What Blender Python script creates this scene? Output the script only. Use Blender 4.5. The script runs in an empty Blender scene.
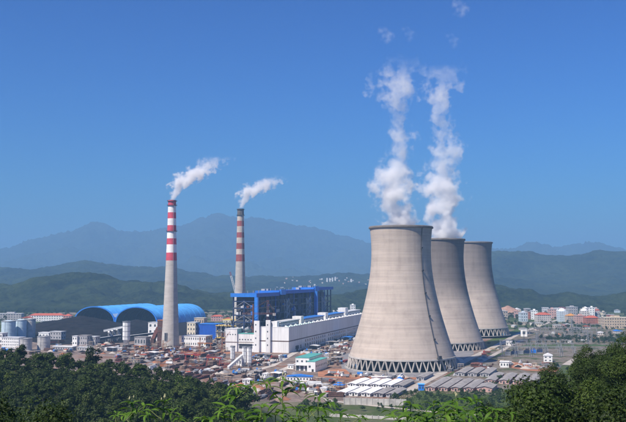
import bpy, bmesh, math, random
import numpy as np
from mathutils import Vector, Matrix, Euler

R = math.radians
rnd = random.Random(7)
nr = np.random.RandomState(11)
scene = bpy.context.scene
C = scene.collection

# ------------------------------------------------------------------ camera
F, HZ, CX, CAMZ = 860.0, 277.0, 313.0, 90.0          # focal (px of a 626 px wide frame), horizon row, centre column, eye height
cam_d = bpy.data.cameras.new('camera')
cam = bpy.data.objects.new('camera', cam_d)
C.objects.link(cam)
cam_d.sensor_width = 36.0
cam_d.lens = 36.0 * F / 626.0
cam_d.clip_start = 0.3
cam_d.clip_end = 60000
PITCH = math.atan((HZ - 211.0) / F)
cam.location = (0, 0, CAMZ)
cam.rotation_euler = (math.pi / 2 + PITCH, 0, 0)
scene.camera = cam

# ------------------------------------------------------------------ sky and sun
SUN_EL, SUN_PHI = 52.0, 46.0                            # sun stands behind the camera's left shoulder
w = bpy.data.worlds.new('World')
scene.world = w
w.use_nodes = True
nt = w.node_tree
nt.nodes.clear()
out = nt.nodes.new('ShaderNodeOutputWorld')
bg = nt.nodes.new('ShaderNodeBackground')
sky = nt.nodes.new('ShaderNodeTexSky')
sky.sky_type = 'NISHITA'
sky.sun_disc = False
sky.sun_elevation = R(SUN_EL)
sky.sun_rotation = R(180 + SUN_PHI)
sky.altitude = 0
sky.air_density = 1.4
sky.dust_density = 0.3
sky.ozone_density = 4.0
gm = nt.nodes.new('ShaderNodeGamma')                     # a camera with strong contrast: deep blue overhead
gm.inputs['Gamma'].default_value = 1.7
nt.links.new(sky.outputs[0], gm.inputs['Color'])
tint = nt.nodes.new('ShaderNodeVectorMath'); tint.operation = 'MULTIPLY'
tint.inputs[1].default_value = (.022, .098, .210)
nt.links.new(gm.outputs[0], tint.inputs[0])
nt.links.new(tint.outputs[0], bg.inputs[0])
bg.inputs[1].default_value = 0.1
nt.links.new(bg.outputs[0], out.inputs[0])

sd = bpy.data.lights.new('sun', 'SUN')
sun = bpy.data.objects.new('sun', sd)
C.objects.link(sun)
sd.energy = 5.0
sd.angle = R(0.53)
sd.color = (1.0, 0.91, 0.78)
e_, p_ = R(SUN_EL), R(SUN_PHI)
TO_SUN = Vector((-math.sin(p_) * math.cos(e_), -math.cos(p_) * math.cos(e_), math.sin(e_)))
sun.rotation_euler = TO_SUN.to_track_quat('Z', 'Y').to_euler()
sun.location = (-300, -300, 600)

vs = scene.view_settings
vs.view_transform = 'Standard'
vs.look = 'None'
vs.exposure = 0.65
vs.gamma = 1.0
vs.use_curve_mapping = False
scene.render.engine = 'CYCLES'
cy = scene.cycles
cy.use_denoising = True
cy.max_bounces = 8
cy.diffuse_bounces = 3
cy.glossy_bounces = 2
cy.transmission_bounces = 4
cy.transparent_max_bounces = 16
cy.volume_bounces = 6
cy.volume_max_steps = 256
cy.use_adaptive_sampling = True
cy.adaptive_threshold = 0.015

# ------------------------------------------------------------------ numeric helpers
PERM = np.random.RandomState(3).permutation(512)
VAL = np.random.RandomState(4).rand(512)
def vnoise(x, y, seed=0):
    x = np.asarray(x, float); y = np.asarray(y, float)
    xi = np.floor(x).astype(int); yi = np.floor(y).astype(int)
    fx = x - xi; fy = y - yi
    fx = fx * fx * (3 - 2 * fx); fy = fy * fy * (3 - 2 * fy)
    def h(a, b): return VAL[PERM[(PERM[(a + seed * 37) & 511] + b) & 511]]
    a = h(xi, yi); b = h(xi + 1, yi); c = h(xi, yi + 1); d = h(xi + 1, yi + 1)
    return (a * (1 - fx) + b * fx) * (1 - fy) + (c * (1 - fx) + d * fx) * fy
def fbm(x, y, oct=4, seed=0):
    s = 0; a = .5; t = 0
    for k in range(oct):
        s = s + a * vnoise(x, y, seed + k); t += a; a *= .5; x = x * 2.03 + 5.1; y = y * 2.03 + 9.7
    return s / t
def sstep(a, b, x):
    t = np.clip((np.asarray(x, float) - a) / (b - a), 0, 1)
    return t * t * (3 - 2 * t)

AZ = R(16.5)                                             # plant grid: long axis runs 16.5 deg right of the view
DX, DY = math.sin(AZ), math.cos(AZ)                      # along the grid
NX, NY = math.cos(AZ), -math.sin(AZ)                     # across the grid
ROT = -AZ
def G(px, py, z=0.0):                                    # a photo pixel to the point of the level z it shows
    cp, sp = math.cos(PITCH), math.sin(PITCH)
    a = (px - CX) / F; b = (211.0 - py) / F
    vx, vy, vz = a, cp - b * sp, sp + b * cp
    t = (z - CAMZ) / vz
    return vx * t, vy * t
def GD(px, D):                                           # a photo column at a given distance
    return (px - CX) / F * D, D

# ------------------------------------------------------------------ terrain
LEFT_PX = [-200, 0, 60, 130, 180, 215, 240, 262, 290, 330, 400]
LEFT_Y = [350, 353, 357, 366, 376, 386, 398, 418, 450, 520, 640]
RIGHT_PX = [380, 440, 470, 490, 505, 530, 545, 560, 575, 590, 610, 626, 760]
RIGHT_Y = [700, 490, 440, 424, 410, 396, 391, 386, 377, 370, 362, 358, 350]
def ground_z(x, y):
    x = np.asarray(x, float); y = np.asarray(y, float)
    r = np.hypot(x, y)
    z0 = np.maximum(88.3 - 0.24 * r, 0)
    yy = np.maximum(y, 1.0)
    px = CX + F * x / yy
    tl = (np.interp(px, LEFT_PX, LEFT_Y) - HZ) / F
    q = np.clip((yy - 170) / 250.0, 0, 1)
    t = .215 * (1 - q) + tl * q
    sp = 90 - t * yy - 6.0
    sp = np.where(yy > 420, (90 - tl * 420 - 6.0), sp)
    sp = sp * (1 - sstep(425, 640, yy)) * sstep(120, 190, yy)
    sp = sp + (fbm(x / 38, y / 38, 3, 5) - .5) * 7 * sstep(150, 220, yy) * (1 - sstep(430, 600, yy))
    tr = (np.interp(px, RIGHT_PX, RIGHT_Y) - HZ) / F
    q = np.clip((yy - 30) / 80.0, 0, 1)
    t = .27 * (1 - q) + tr * q
    sr = 90 - t * yy - 6.6
    sr = np.where(yy > 110, 90 - tr * 110 - 6.6, sr) * (1 - sstep(115, 420, yy)) * sstep(10, 40, yy)
    z = np.maximum(z0, np.where(y > 0, np.maximum(sp, sr), z0))
    z = np.maximum(z, 0)
    near = (1 - sstep(300, 480, r))
    return z + (fbm(x / 9, y / 9, 3, 9) - .5) * 1.2 * near * sstep(14, 40, r)

# ------------------------------------------------------------------ materials
MATS = {}
def nodes_of(name):
    m = bpy.data.materials.new(name); m.use_nodes = True
    n = m.node_tree
    b = n.nodes.get('Principled BSDF')
    return m, n, b
def pos_coord(n, scale=(1, 1, 1)):
    g = n.nodes.new('ShaderNodeNewGeometry')
    mp = n.nodes.new('ShaderNodeMapping')
    mp.inputs['Scale'].default_value = scale
    n.links.new(g.outputs['Position'], mp.inputs['Vector'])
    return mp.outputs[0]
def noise(n, vec, scale, detail=4, rough=.55):
    t = n.nodes.new('ShaderNodeTexNoise')
    t.inputs['Scale'].default_value = scale; t.inputs['Detail'].default_value = detail; t.inputs['Roughness'].default_value = rough
    n.links.new(vec, t.inputs['Vector'])
    return t.outputs['Fac']
def ramp(n, fac, stops):
    r = n.nodes.new('ShaderNodeValToRGB')
    el = r.color_ramp.elements
    while len(el) < len(stops): el.new(.5)
    for e, (p, c) in zip(el, stops):
        e.position = p; e.color = (*c, 1)
    n.links.new(fac, r.inputs[0])
    return r.outputs[0]
def mixc(n, a, b, fac, mode='MIX'):
    m = n.nodes.new('ShaderNodeMix'); m.data_type = 'RGBA'; m.blend_type = mode
    for s, v in ((m.inputs[6], a), (m.inputs[7], b), (m.inputs[0], fac)):
        if hasattr(v, 'is_output'): n.links.new(v, s)
        elif isinstance(v, (int, float)): s.default_value = v
        else: s.default_value = (*v, 1)
    return m.outputs[2]
def mathn(n, op, a, b=None, c=None, clamp=False):
    m = n.nodes.new('ShaderNodeMath'); m.operation = op; m.use_clamp = clamp
    for s, v in zip(m.inputs, (a, b, c)):
        if v is None: continue
        if hasattr(v, 'is_output'): n.links.new(v, s)
        else: s.default_value = v
    return m.outputs[0]
def bump(n, b, h, strength=.3, dist=.2):
    u = n.nodes.new('ShaderNodeBump'); u.inputs['Strength'].default_value = strength; u.inputs['Distance'].default_value = dist
    n.links.new(h, u.inputs['Height']); n.links.new(u.outputs[0], b.inputs['Normal'])
def mat(name, col, rough=.7, var=.25, scale=.4, metal=0.0, stretch=(1, 1, 1), bmp=0.0, spec=.4):
    if name in MATS: return MATS[name]
    m, n, b = nodes_of(name)
    v = pos_coord(n, stretch)
    f = noise(n, v, scale, 6, .65)
    lo = tuple(c * (1 - var) for c in col); hi = tuple(min(1, c * (1 + var * .7)) for c in col)
    c = ramp(n, f, [(.32, lo), (.68, hi)])
    oi = n.nodes.new('ShaderNodeObjectInfo')
    k = mathn(n, 'MULTIPLY_ADD', oi.outputs['Random'], .16, .92)
    hsn = n.nodes.new('ShaderNodeHueSaturation'); n.links.new(k, hsn.inputs['Value']); n.links.new(c, hsn.inputs['Color'])
    n.links.new(hsn.outputs[0], b.inputs['Base Color'])
    b.inputs['Roughness'].default_value = rough; b.inputs['Metallic'].default_value = metal
    b.inputs['Specular IOR Level'].default_value = spec
    if bmp: bump(n, b, f, bmp, .3)
    MATS[name] = m
    return m

M = {}
M['white_clad'] = mat('white_clad', (.75, .745, .73), .55, .17, .5, stretch=(1, 1, .07))
M['white_paint'] = mat('white_paint', (.78, .78, .76), .55, .15, .3)
M['cream'] = mat('cream', (.66, .60, .47), .7, .15, .3)
M['grey_clad'] = mat('grey_clad', (.40, .41, .42), .6, .2, .15)
M['pale_grey'] = mat('pale_grey', (.55, .56, .57), .6, .2, .2)
M['blue_steel'] = mat('blue_steel', (.012, .085, .42), .45, .2, .2)
M['blue_light'] = mat('blue_light', (.03, .19, .62), .4, .15, .2)
M['blue_roof'] = mat('blue_roof', (.10, .42, .88), .45, .2, .09)
M['navy_steel'] = mat('navy_steel', (.020, .040, .105), .55, .3, .3)
M['dark_steel'] = mat('dark_steel', (.045, .05, .06), .6, .3, .3)
M['grey_steel'] = mat('grey_steel', (.26, .27, .29), .5, .25, .4)
M['boiler_clad'] = mat('boiler_clad', (.075, .08, .10), .6, .4, .1)
M['teal_roof'] = mat('teal_roof', (.10, .38, .33), .5, .2, .15)
M['brown_band'] = mat('brown_band', (.12, .075, .06), .7, .2, .3)
M['rust'] = mat('rust', (.15, .058, .042), .85, .45, .5)
M['rust_dark'] = mat('rust_dark', (.09, .048, .04), .85, .45, .5)
M['orange'] = mat('orange', (.30, .115, .05), .8, .4, .4)
M['red_paint'] = mat('red_paint', (.30, .045, .035), .5, .25, .4)
M['red_roof'] = mat('red_roof', (.42, .10, .06), .8, .25, .25)
M['orange_roof'] = mat('orange_roof', (.52, .24, .06), .8, .25, .25)
M['yellow'] = mat('yellow', (.62, .45, .10), .6, .25, .4)
M['pink_wall'] = mat('pink_wall', (.52, .33, .29), .8, .2, .25)
M['tan_wall'] = mat('tan_wall', (.50, .40, .30), .8, .2, .25)
M['brick_red'] = mat('brick_red', (.36, .14, .10), .85, .25, .3)
M['pale_blue_wall'] = mat('pale_blue_wall', (.52, .60, .66), .7, .15, .25)
M['grey_wall'] = mat('grey_wall', (.38, .37, .38), .8, .2, .25)
M['glass'] = mat('glass', (.07, .085, .10), .2, .3, .5, spec=.6)
M['asbestos'] = mat('asbestos', (.27, .255, .25), .9, .3, .25, stretch=(1, 1, 1))
M['white_roof'] = mat('white_roof', (.76, .76, .77), .7, .15, .3)
M['silo_blue'] = mat('silo_blue', (.50, .62, .70), .45, .12, .12)
M['silo_grey'] = mat('silo_grey', (.44, .43, .42), .7, .22, .2)
M['coal'] = mat('coal', (.018, .017, .019), .95, .5, .09, bmp=.6, spec=.08)
M['shed_inner_shade'] = mat('shed_inner_shade', (.03, .03, .036), .95, .3, .1, spec=.1)
M['town_white'] = mat('town_white', (.60, .55, .515), .7, .2, .2)
M['town_beige'] = mat('town_beige', (.54, .45, .385), .75, .2, .2)
def rough_mat():
    m, n, b = nodes_of('rough_ground')
    v = pos_coord(n)
    a = noise(n, v, .022, 6, .7); f = noise(n, v, .2, 5, .7)
    c = ramp(n, a, [(.40, (.055, .08, .035)), (.46, (.14, .12, .09)), (.51, (.20, .18, .165)), (.56, (.15, .115, .085)), (.62, (.06, .085, .04))])
    c = mixc(n, c, ramp(n, f, [(.34, (.6, .6, .6)), (.52, (1, 1, 1)), (.70, (1.35, 1.33, 1.3))]), .85, 'MULTIPLY')
    n.links.new(c, b.inputs['Base Color']); b.inputs['Roughness'].default_value = .95; b.inputs['Specular IOR Level'].default_value = .1
    return m
M['rough_ground'] = rough_mat()
M['concrete'] = mat('concrete', (.42, .40, .37), .85, .2, .15)
M['concrete_pale'] = mat('concrete_pale', (.47, .45, .42), .9, .3, .2)
M['concrete_road'] = mat('concrete_road', (.43, .385, .34), .9, .22, .09)
M['asphalt'] = mat('asphalt', (.10, .098, .10), .9, .3, .08)
M['yard_gravel'] = mat('yard_gravel', (.155, .125, .112), .95, .5, .05)
def yard_mat():
    m, n, b = nodes_of('yard_soil')
    v = pos_coord(n)
    a = noise(n, v, .018, 6, .65); f = noise(n, v, .16, 5, .7); g = noise(n, v, .9, 3)
    c = ramp(n, a, [(.30, (.085, .075, .072)), (.43, (.17, .13, .11)), (.52, (.25, .20, .17)), (.60, (.20, .105, .07)), (.70, (.12, .105, .10))])
    c = mixc(n, c, ramp(n, f, [(.34, (.50, .48, .47)), (.52, (1, 1, 1)), (.70, (1.45, 1.42, 1.4))]), .85, 'MULTIPLY')
    n.links.new(c, b.inputs['Base Color']); b.inputs['Roughness'].default_value = .95; b.inputs['Specular IOR Level'].default_value = .15
    bump(n, b, g, .5, .3)
    return m
M['yard_gravel'] = yard_mat()
M['yard_grey'] = mat('yard_grey', (.215, .205, .21), .95, .3, .06)
M['red_earth'] = mat('red_earth', (.32, .14, .075), .95, .4, .06, bmp=.3)
M['bare_cut'] = mat('bare_cut', (.34, .20, .14), .95, .35, .03, bmp=.4)
M['tyre'] = mat('tyre', (.02, .02, .02), .9, .2, 1)
M['trunk'] = mat('trunk', (.075, .055, .04), .95, .3, 2, bmp=.5)
M['chimney_red'] = mat('chimney_red', (.52, .065, .10), .65, .2, .1)
M['chimney_white'] = mat('chimney_white', (.78, .76, .74), .6, .14, .1)
M['old_red'] = mat('old_red', (.30, .075, .07), .8, .3, .1)
M['old_cream'] = mat('old_cream', (.50, .43, .36), .8, .25, .1)
M['soot'] = mat('soot', (.12, .11, .105), .9, .3, .1)
M['wood_pale'] = mat('wood_pale', (.42, .33, .24), .9, .3, .8)

def foliage(name, dark, light, scale=.3, island=True, transl=.25):
    m, n, b = nodes_of(name)
    v = pos_coord(n)
    f = noise(n, v, scale, 3)
    g = n.nodes.new('ShaderNodeNewGeometry')
    oi = n.nodes.new('ShaderNodeObjectInfo')
    a = mathn(n, 'MULTIPLY', f, .5)
    if island: a = mathn(n, 'MULTIPLY_ADD', g.outputs['Random Per Island'], .34, a)
    a = mathn(n, 'MULTIPLY_ADD', oi.outputs['Random'], .46, a)
    c = ramp(n, a, [(.20, dark), (.95, light)])
    n.links.new(c, b.inputs['Base Color'])
    b.inputs['Roughness'].default_value = .6; b.inputs['Specular IOR Level'].default_value = .25
    if transl:
        tr = n.nodes.new('ShaderNodeBsdfTranslucent'); n.links.new(c, tr.inputs[0])
        mx = n.nodes.new('ShaderNodeMixShader'); mx.inputs[0].default_value = transl
        n.links.new(b.outputs[0], mx.inputs[1]); n.links.new(tr.outputs[0], mx.inputs[2])
        n.links.new(mx.outputs[0], n.nodes['Material Output'].inputs['Surface'])
    return m
M['leaf_forest'] = foliage('leaf_forest', (.005, .014, .003), (.062, .100, .012), .06)
M['leaf_light'] = foliage('leaf_light', (.012, .026, .004), (.085, .120, .018), .1)
M['leaf_hill'] = foliage('leaf_hill', (.0025, .008, .002), (.044, .078, .009), .25)
M['leaf_plain'] = foliage('leaf_plain', (.016, .036, .012), (.050, .085, .025), .02)
M['leaf_front'] = foliage('leaf_front', (.05, .125, .014), (.15, .27, .03), 3.0, False, .4)
M['stem_green'] = mat('stem_green', (.13, .16, .05), .7, .3, 8)
M['bud'] = mat('bud', (.42, .40, .22), .8, .3, 20)
M['grass'] = foliage('grass_blade', (.03, .06, .012), (.10, .15, .03), .3, True, .2)

def concrete_tower():
    m, n, b = nodes_of('tower_concrete')
    tc = n.nodes.new('ShaderNodeTexCoord')
    def mp(s):
        q = n.nodes.new('ShaderNodeMapping'); q.inputs['Scale'].default_value = s
        n.links.new(tc.outputs['Object'], q.inputs['Vector']); return q.outputs[0]
    oi = n.nodes.new('ShaderNodeObjectInfo')
    base = (.455, .39, .335)
    bands = noise(n, mp((.004, .004, .16)), 1.0, 5, .7)                      # weather bands of the pours
    c = ramp(n, bands, [(.30, (.41, .345, .30)), (.5, base), (.72, (.56, .475, .41))])
    fine = noise(n, mp((.012, .012, .75)), 1.0, 2, .5)                     # single lifts
    c = mixc(n, c, ramp(n, fine, [(.35, (.90, .90, .90)), (.65, (1.05, 1.05, 1.04))]), .7, 'MULTIPLY')
    streak = noise(n, mp((.22, .22, .012)), 1.0, 4, .6)
    c = mixc(n, c, ramp(n, streak, [(.33, (.80, .79, .79)), (.52, (1.0, 1.0, 1.0))]), .5, 'MULTIPLY')
    blot = noise(n, mp((.035, .035, .05)), 1.0, 6, .65)
    c = mixc(n, c, ramp(n, blot, [(.30, (.74, .73, .73)), (.50, (1, 1, 1)), (.75, (1.08, 1.07, 1.05))]), .75, 'MULTIPLY')
    # darker tone on the upper shell, a belt of its own on each tower
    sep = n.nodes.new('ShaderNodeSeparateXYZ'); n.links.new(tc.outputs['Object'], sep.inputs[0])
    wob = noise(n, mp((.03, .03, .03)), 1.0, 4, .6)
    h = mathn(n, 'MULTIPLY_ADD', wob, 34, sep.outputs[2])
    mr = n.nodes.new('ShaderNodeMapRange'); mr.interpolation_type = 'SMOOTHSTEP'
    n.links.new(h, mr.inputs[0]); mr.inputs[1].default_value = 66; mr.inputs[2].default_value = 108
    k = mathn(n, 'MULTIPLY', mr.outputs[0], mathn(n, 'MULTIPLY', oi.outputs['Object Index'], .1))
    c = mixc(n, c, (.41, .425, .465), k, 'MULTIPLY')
    # joints between formwork lifts
    jt = mathn(n, 'FRACT', mathn(n, 'MULTIPLY', sep.outputs[2], 1 / 1.45))
    jl = mathn(n, 'LESS_THAN', jt, .14)
    c = mixc(n, c, (.80, .79, .78), mathn(n, 'MULTIPLY', jl, .35), 'MULTIPLY')
    n.links.new(c, b.inputs['Base Color'])
    b.inputs['Roughness'].default_value = .9; b.inputs['Specular IOR Level'].default_value = .2
    bump(n, b, fine, .25, .25)
    return m
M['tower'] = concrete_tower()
M['chimney_concrete'] = mat('chimney_concrete', (.42, .39, .355), .9, .18, .25, stretch=(.3, .3, 1))

def ground_mat():
    m, n, b = nodes_of('ground_cover')
    v = pos_coord(n)
    big = noise(n, v, .006, 6, .6); mid = noise(n, v, .05, 5, .6); fine = noise(n, v, .6, 3)
    grass = ramp(n, mid, [(.3, (.035, .058, .02)), (.7, (.085, .11, .04))])
    soil = ramp(n, fine, [(.3, (.15, .115, .09)), (.7, (.27, .22, .18))])
    c = mixc(n, grass, soil, ramp(n, big, [(.50, (0, 0, 0)), (.62, (1, 1, 1))]))
    # hill near the eye and the ground beyond two kilometres is all scrub
    g = n.nodes.new('ShaderNodeNewGeometry'); s = n.nodes.new('ShaderNodeSeparateXYZ'); n.links.new(g.outputs['Position'], s.inputs[0])
    mr = n.nodes.new('ShaderNodeMapRange'); n.links.new(s.outputs[2], mr.inputs[0]); mr.inputs[1].default_value = 0.5; mr.inputs[2].default_value = 6
    c = mixc(n, c, ramp(n, mid, [(.3, (.014, .026, .009)), (.7, (.035, .05, .016))]), mr.outputs[0])
    n.links.new(c, b.inputs['Base Color']); b.inputs['Roughness'].default_value = .95; b.inputs['Specular IOR Level'].default_value = .1
    bump(n, b, fine, .5, .3)
    return m
M['ground'] = ground_mat()
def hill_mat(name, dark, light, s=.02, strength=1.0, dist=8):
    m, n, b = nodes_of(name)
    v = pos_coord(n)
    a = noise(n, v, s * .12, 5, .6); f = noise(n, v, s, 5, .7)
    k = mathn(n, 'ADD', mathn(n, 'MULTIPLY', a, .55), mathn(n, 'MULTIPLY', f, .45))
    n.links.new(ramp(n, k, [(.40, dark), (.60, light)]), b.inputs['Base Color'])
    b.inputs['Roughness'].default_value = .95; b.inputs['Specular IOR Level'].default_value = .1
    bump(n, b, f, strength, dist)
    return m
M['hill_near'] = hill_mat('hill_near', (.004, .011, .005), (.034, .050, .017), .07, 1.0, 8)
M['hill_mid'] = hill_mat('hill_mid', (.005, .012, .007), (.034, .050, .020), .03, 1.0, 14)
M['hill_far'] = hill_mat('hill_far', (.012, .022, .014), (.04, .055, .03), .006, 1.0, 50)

# ------------------------------------------------------------------ mesh helpers
class MB:
    def __init__(s): s.v = []; s.f = []; s.sm = False
    def quad_add(s, vs, fs):
        k = len(s.v); s.v += [tuple(p) for p in vs]; s.f += [tuple(i + k for i in f) for f in fs]; return s
    def box(s, x0, x1, y0, y1, z0, z1):
        return s.quad_add([(x0, y0, z0), (x1, y0, z0), (x1, y1, z0), (x0, y1, z0), (x0, y0, z1), (x1, y0, z1), (x1, y1, z1), (x0, y1, z1)],
                          [(3, 2, 1, 0), (4, 5, 6, 7), (0, 1, 5, 4), (1, 2, 6, 5), (2, 3, 7, 6), (3, 0, 4, 7)])
    def bar(s, a, b, w=.3, h=None):
        a = Vector(a); b = Vector(b); h = h or w
        d = (b - a); d.normalize()
        up = Vector((0, 0, 1)) if abs(d.z) < .95 else Vector((0, 1, 0))
        sx = d.cross(up); sx.normalize(); sz = sx.cross(d)
        sx *= w / 2; sz *= h / 2
        vs = [a - sx - sz, a + sx - sz, a + sx + sz, a - sx + sz, b - sx - sz, b + sx - sz, b + sx + sz, b - sx + sz]
        return s.quad_add(vs, [(0, 1, 2, 3), (7, 6, 5, 4), (0, 4, 5, 1), (1, 5, 6, 2), (2, 6, 7, 3), (3, 7, 4, 0)])
    def tube(s, pts, rad, n=8, caps=True):
        k = len(s.v); m = len(pts)
        for i, p in enumerate(pts):
            p = Vector(p)
            d = Vector(pts[min(i + 1, m - 1)]) - Vector(pts[max(i - 1, 0)]); d.normalize()
            up = Vector((0, 0, 1)) if abs(d.z) < .9 else Vector((1, 0, 0))
            a = d.cross(up); a.normalize(); b = d.cross(a)
            r = rad[i] if isinstance(rad, (list, tuple)) else rad
            for j in range(n):
                t = 2 * math.pi * j / n
                q = p + a * (r * math.cos(t)) + b * (r * math.sin(t)); s.v.append(tuple(q))
        for i in range(m - 1):
            for j in range(n):
                j2 = (j + 1) % n
                s.f.append((k + i * n + j, k + i * n + j2, k + (i + 1) * n + j2, k + (i + 1) * n + j))
        if caps:
            s.f.append(tuple(k + j for j in reversed(range(n)))); s.f.append(tuple(k + (m - 1) * n + j for j in range(n)))
        return s
    def lathe(s, prof, n=32, closed=False, x=0, y=0):
        k = len(s.v); m = len(prof)
        for (r, z) in prof:
            for j in range(n):
                t = 2 * math.pi * j / n
                s.v.append((x + r * math.cos(t), y + r * math.sin(t), z))
        last = m if closed else m - 1
        for i in range(last):
            i2 = (i + 1) % m
            for j in range(n):
                j2 = (j + 1) % n
                s.f.append((k + i * n + j, k + i * n + j2, k + i2 * n + j2, k + i2 * n + j))
        return s
    def prism(s, poly, y0, y1):                            # polygon in the xz plane, pulled along y
        k = len(s.v); m = len(poly)
        s.v += [(x, y0, z) for x, z in poly] + [(x, y1, z) for x, z in poly]
        s.f.append(tuple(k + i for i in range(m))); s.f.append(tuple(k + m + i for i in reversed(range(m))))
        for i in range(m):
            j = (i + 1) % m
            s.f.append((k + j, k + i, k + m + i, k + m + j))
        return s
    def mesh(s, name, m=None):
        me = bpy.data.meshes.new(name); me.from_pydata(s.v, [], s.f)
        if s.sm: me.polygons.foreach_set('use_smooth', [True] * len(me.polygons))
        if m: me.materials.append(m)
        me.update(); return me
    def build(s, name, m, parent=None, loc=(0, 0, 0), rz=0):
        return link(name, s.mesh(name, m), parent, loc, rz)

def link(name, me, parent=None, loc=(0, 0, 0), rz=0, scale=None, rot=None):
    o = bpy.data.objects.new(name, me); C.objects.link(o)
    if parent: o.parent = parent
    o.location = loc; o.rotation_euler = rot if rot else (0, 0, rz)
    if scale: o.scale = scale
    return o
def thing(name, label, cat, loc=(0, 0, 0), rz=0, group=None):
    o = bpy.data.objects.new(name, None); C.objects.link(o)
    o.empty_display_size = .5
    o.location = loc; o.rotation_euler = (0, 0, rz)
    return tag(o, label, cat, group)
def tag(o, label, cat, group=None):
    o['label'] = label; o['category'] = cat
    if group: o['group'] = group
    return o
def struct(o): o['kind'] = 'structure'; return o
def stuff(o): o['kind'] = 'stuff'; return o
def dup(root, loc, rz=0, label=None, group=None, scale=None):
    r = root.copy(); C.objects.link(r); r.location = loc; r.rotation_euler = (0, 0, rz)
    if scale: r.scale = scale
    if label: r['label'] = label
    if group: r['group'] = group
    for ch in list(root.children):
        c = ch.copy(); C.objects.link(c); c.parent = r
        for g in list(ch.children):
            d = g.copy(); C.objects.link(d); d.parent = c
    return r
def grid_mesh(name, X, Y, Z, m, smooth=True, wrap=False):
    a, b = X.shape
    v = np.stack([X, Y, Z], -1).reshape(-1, 3)
    i = np.arange(a * b).reshape(a, b)
    if wrap: i = np.concatenate([i, i[:, :1]], 1)
    f = np.stack([i[:-1, :-1], i[:-1, 1:], i[1:, 1:], i[1:, :-1]], -1).reshape(-1, 4)
    return np_mesh(name, v, f, m, smooth)
def np_mesh(name, v, f, m, smooth=False):
    me = bpy.data.meshes.new(name)
    me.vertices.add(len(v)); me.vertices.foreach_set('co', np.asarray(v, np.float32).ravel())
    k = f.shape[1]
    me.loops.add(len(f) * k); me.loops.foreach_set('vertex_index', f.astype(np.int32).ravel())
    me.polygons.add(len(f)); me.polygons.foreach_set('loop_start', np.arange(0, len(f) * k, k, dtype=np.int32))
    me.polygons.foreach_set('loop_total', np.full(len(f), k, np.int32))
    me.polygons.foreach_set('use_smooth', np.full(len(f), smooth))
    me.materials.append(m); me.update(calc_edges=True); me.validate()
    return me

# ------------------------------------------------------------------ ground, hills, mountains
ang = np.concatenate([np.arange(-34, 34, .12), np.arange(34, 326, 3.0)])
th = np.radians(ang)
rr = np.concatenate([[0.0], np.geomspace(2, 900, 330), np.geomspace(930, 22000, 60)])
TH, RR = np.meshgrid(th, rr)
GX, GY = RR * np.sin(TH), RR * np.cos(TH)
GZ = ground_z(GX, GY) - 55 * sstep(9000, 16500, RR) * 0
o = link('ground', grid_mesh('ground', GX, GY, GZ, M['ground'], True, True)); struct(o)

def ridge(name, px, ys, Y0, Rc, Y1, m, na, nrow, seed, rough, px0=-420, px1=1050, sharp=1.0, feat=420.0, mound=0.0):
    def surf(PP, YY):
        X = (PP - CX) / F * YY
        zc = CAMZ + (HZ - np.interp(PP, px, ys)) * Rc / F
        s = np.where(YY < Rc, sstep(Y0, Rc, YY) ** sharp, 1 - sstep(Rc, Y1, YY))
        rg = 1 - np.abs(2 * fbm(X / feat, YY / feat, 5, seed) - 1)
        rg2 = fbm(X / (feat * .22), YY / (feat * .22), 4, seed + 7)
        lat = 4 * s * (1 - s)
        z = zc * s * (1 - .72 * lat * (rg ** 1.5)) + rough * (rg2 - .5) * np.minimum(1, s * 3) + rough * .22 * (fbm(X / 24, YY / 24, 3, seed + 3) - .5) * np.minimum(1, s * 5)
        z = z + mound * (np.maximum(0, 1 - np.abs(2 * fbm(X / (feat * .9), YY / (feat * .7), 2, seed + 11) - 1) * 1.6) - .55) * np.minimum(1, s * 2.5)
        return np.where(s <= 0, -6, z - 2.0 * (1 - np.minimum(1, s * 8)))
    P = np.linspace(px0, px1, na)
    Yd = np.concatenate([np.linspace(Y0, Rc, int(nrow * .7)), np.linspace(Rc, Y1, int(nrow * .3))[1:]])
    PP, YY = np.meshgrid(P, Yd)
    X = (PP - CX) / F * YY
    z = surf(PP, YY)
    struct(link(name, grid_mesh(name, X, YY, z, m, True)))
    return surf
# far blue range, its outline read off the photo
ridge('mountain_range', [-420, -150, 0, 30, 60, 90, 115, 140, 165, 185, 200, 215, 235, 255, 280, 310, 340, 365, 420, 500, 560, 600, 640, 800, 1050],
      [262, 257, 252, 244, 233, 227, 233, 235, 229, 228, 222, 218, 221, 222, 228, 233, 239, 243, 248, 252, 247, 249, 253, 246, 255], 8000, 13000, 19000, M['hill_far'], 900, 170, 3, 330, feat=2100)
# hills of the middle distance: left rounded ones, right long ridge
HILL_SURF = ridge('hills', [-420, -100, 0, 30, 60, 85, 105, 130, 160, 185, 215, 240, 260, 330, 390, 455, 493, 520, 550, 580, 600, 626, 700, 1050],
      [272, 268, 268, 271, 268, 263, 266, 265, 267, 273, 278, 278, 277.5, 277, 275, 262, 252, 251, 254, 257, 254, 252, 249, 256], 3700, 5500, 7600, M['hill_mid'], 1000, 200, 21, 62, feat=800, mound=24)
FOOT_SURF = ridge('foothills', [-420, -80, 0, 30, 60, 90, 120, 150, 185, 215, 250, 300, 340, 380, 430, 480, 500, 515, 540, 580, 626, 700, 1050],
      [284, 282, 289, 283, 281, 276, 280, 284, 288, 294, 297, 300, 297, 292, 284, 283, 287, 292, 295, 293, 295, 292, 286], 2150, 2750, 3500, M['hill_near'], 1300, 200, 42, 40, feat=330, mound=26)

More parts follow.
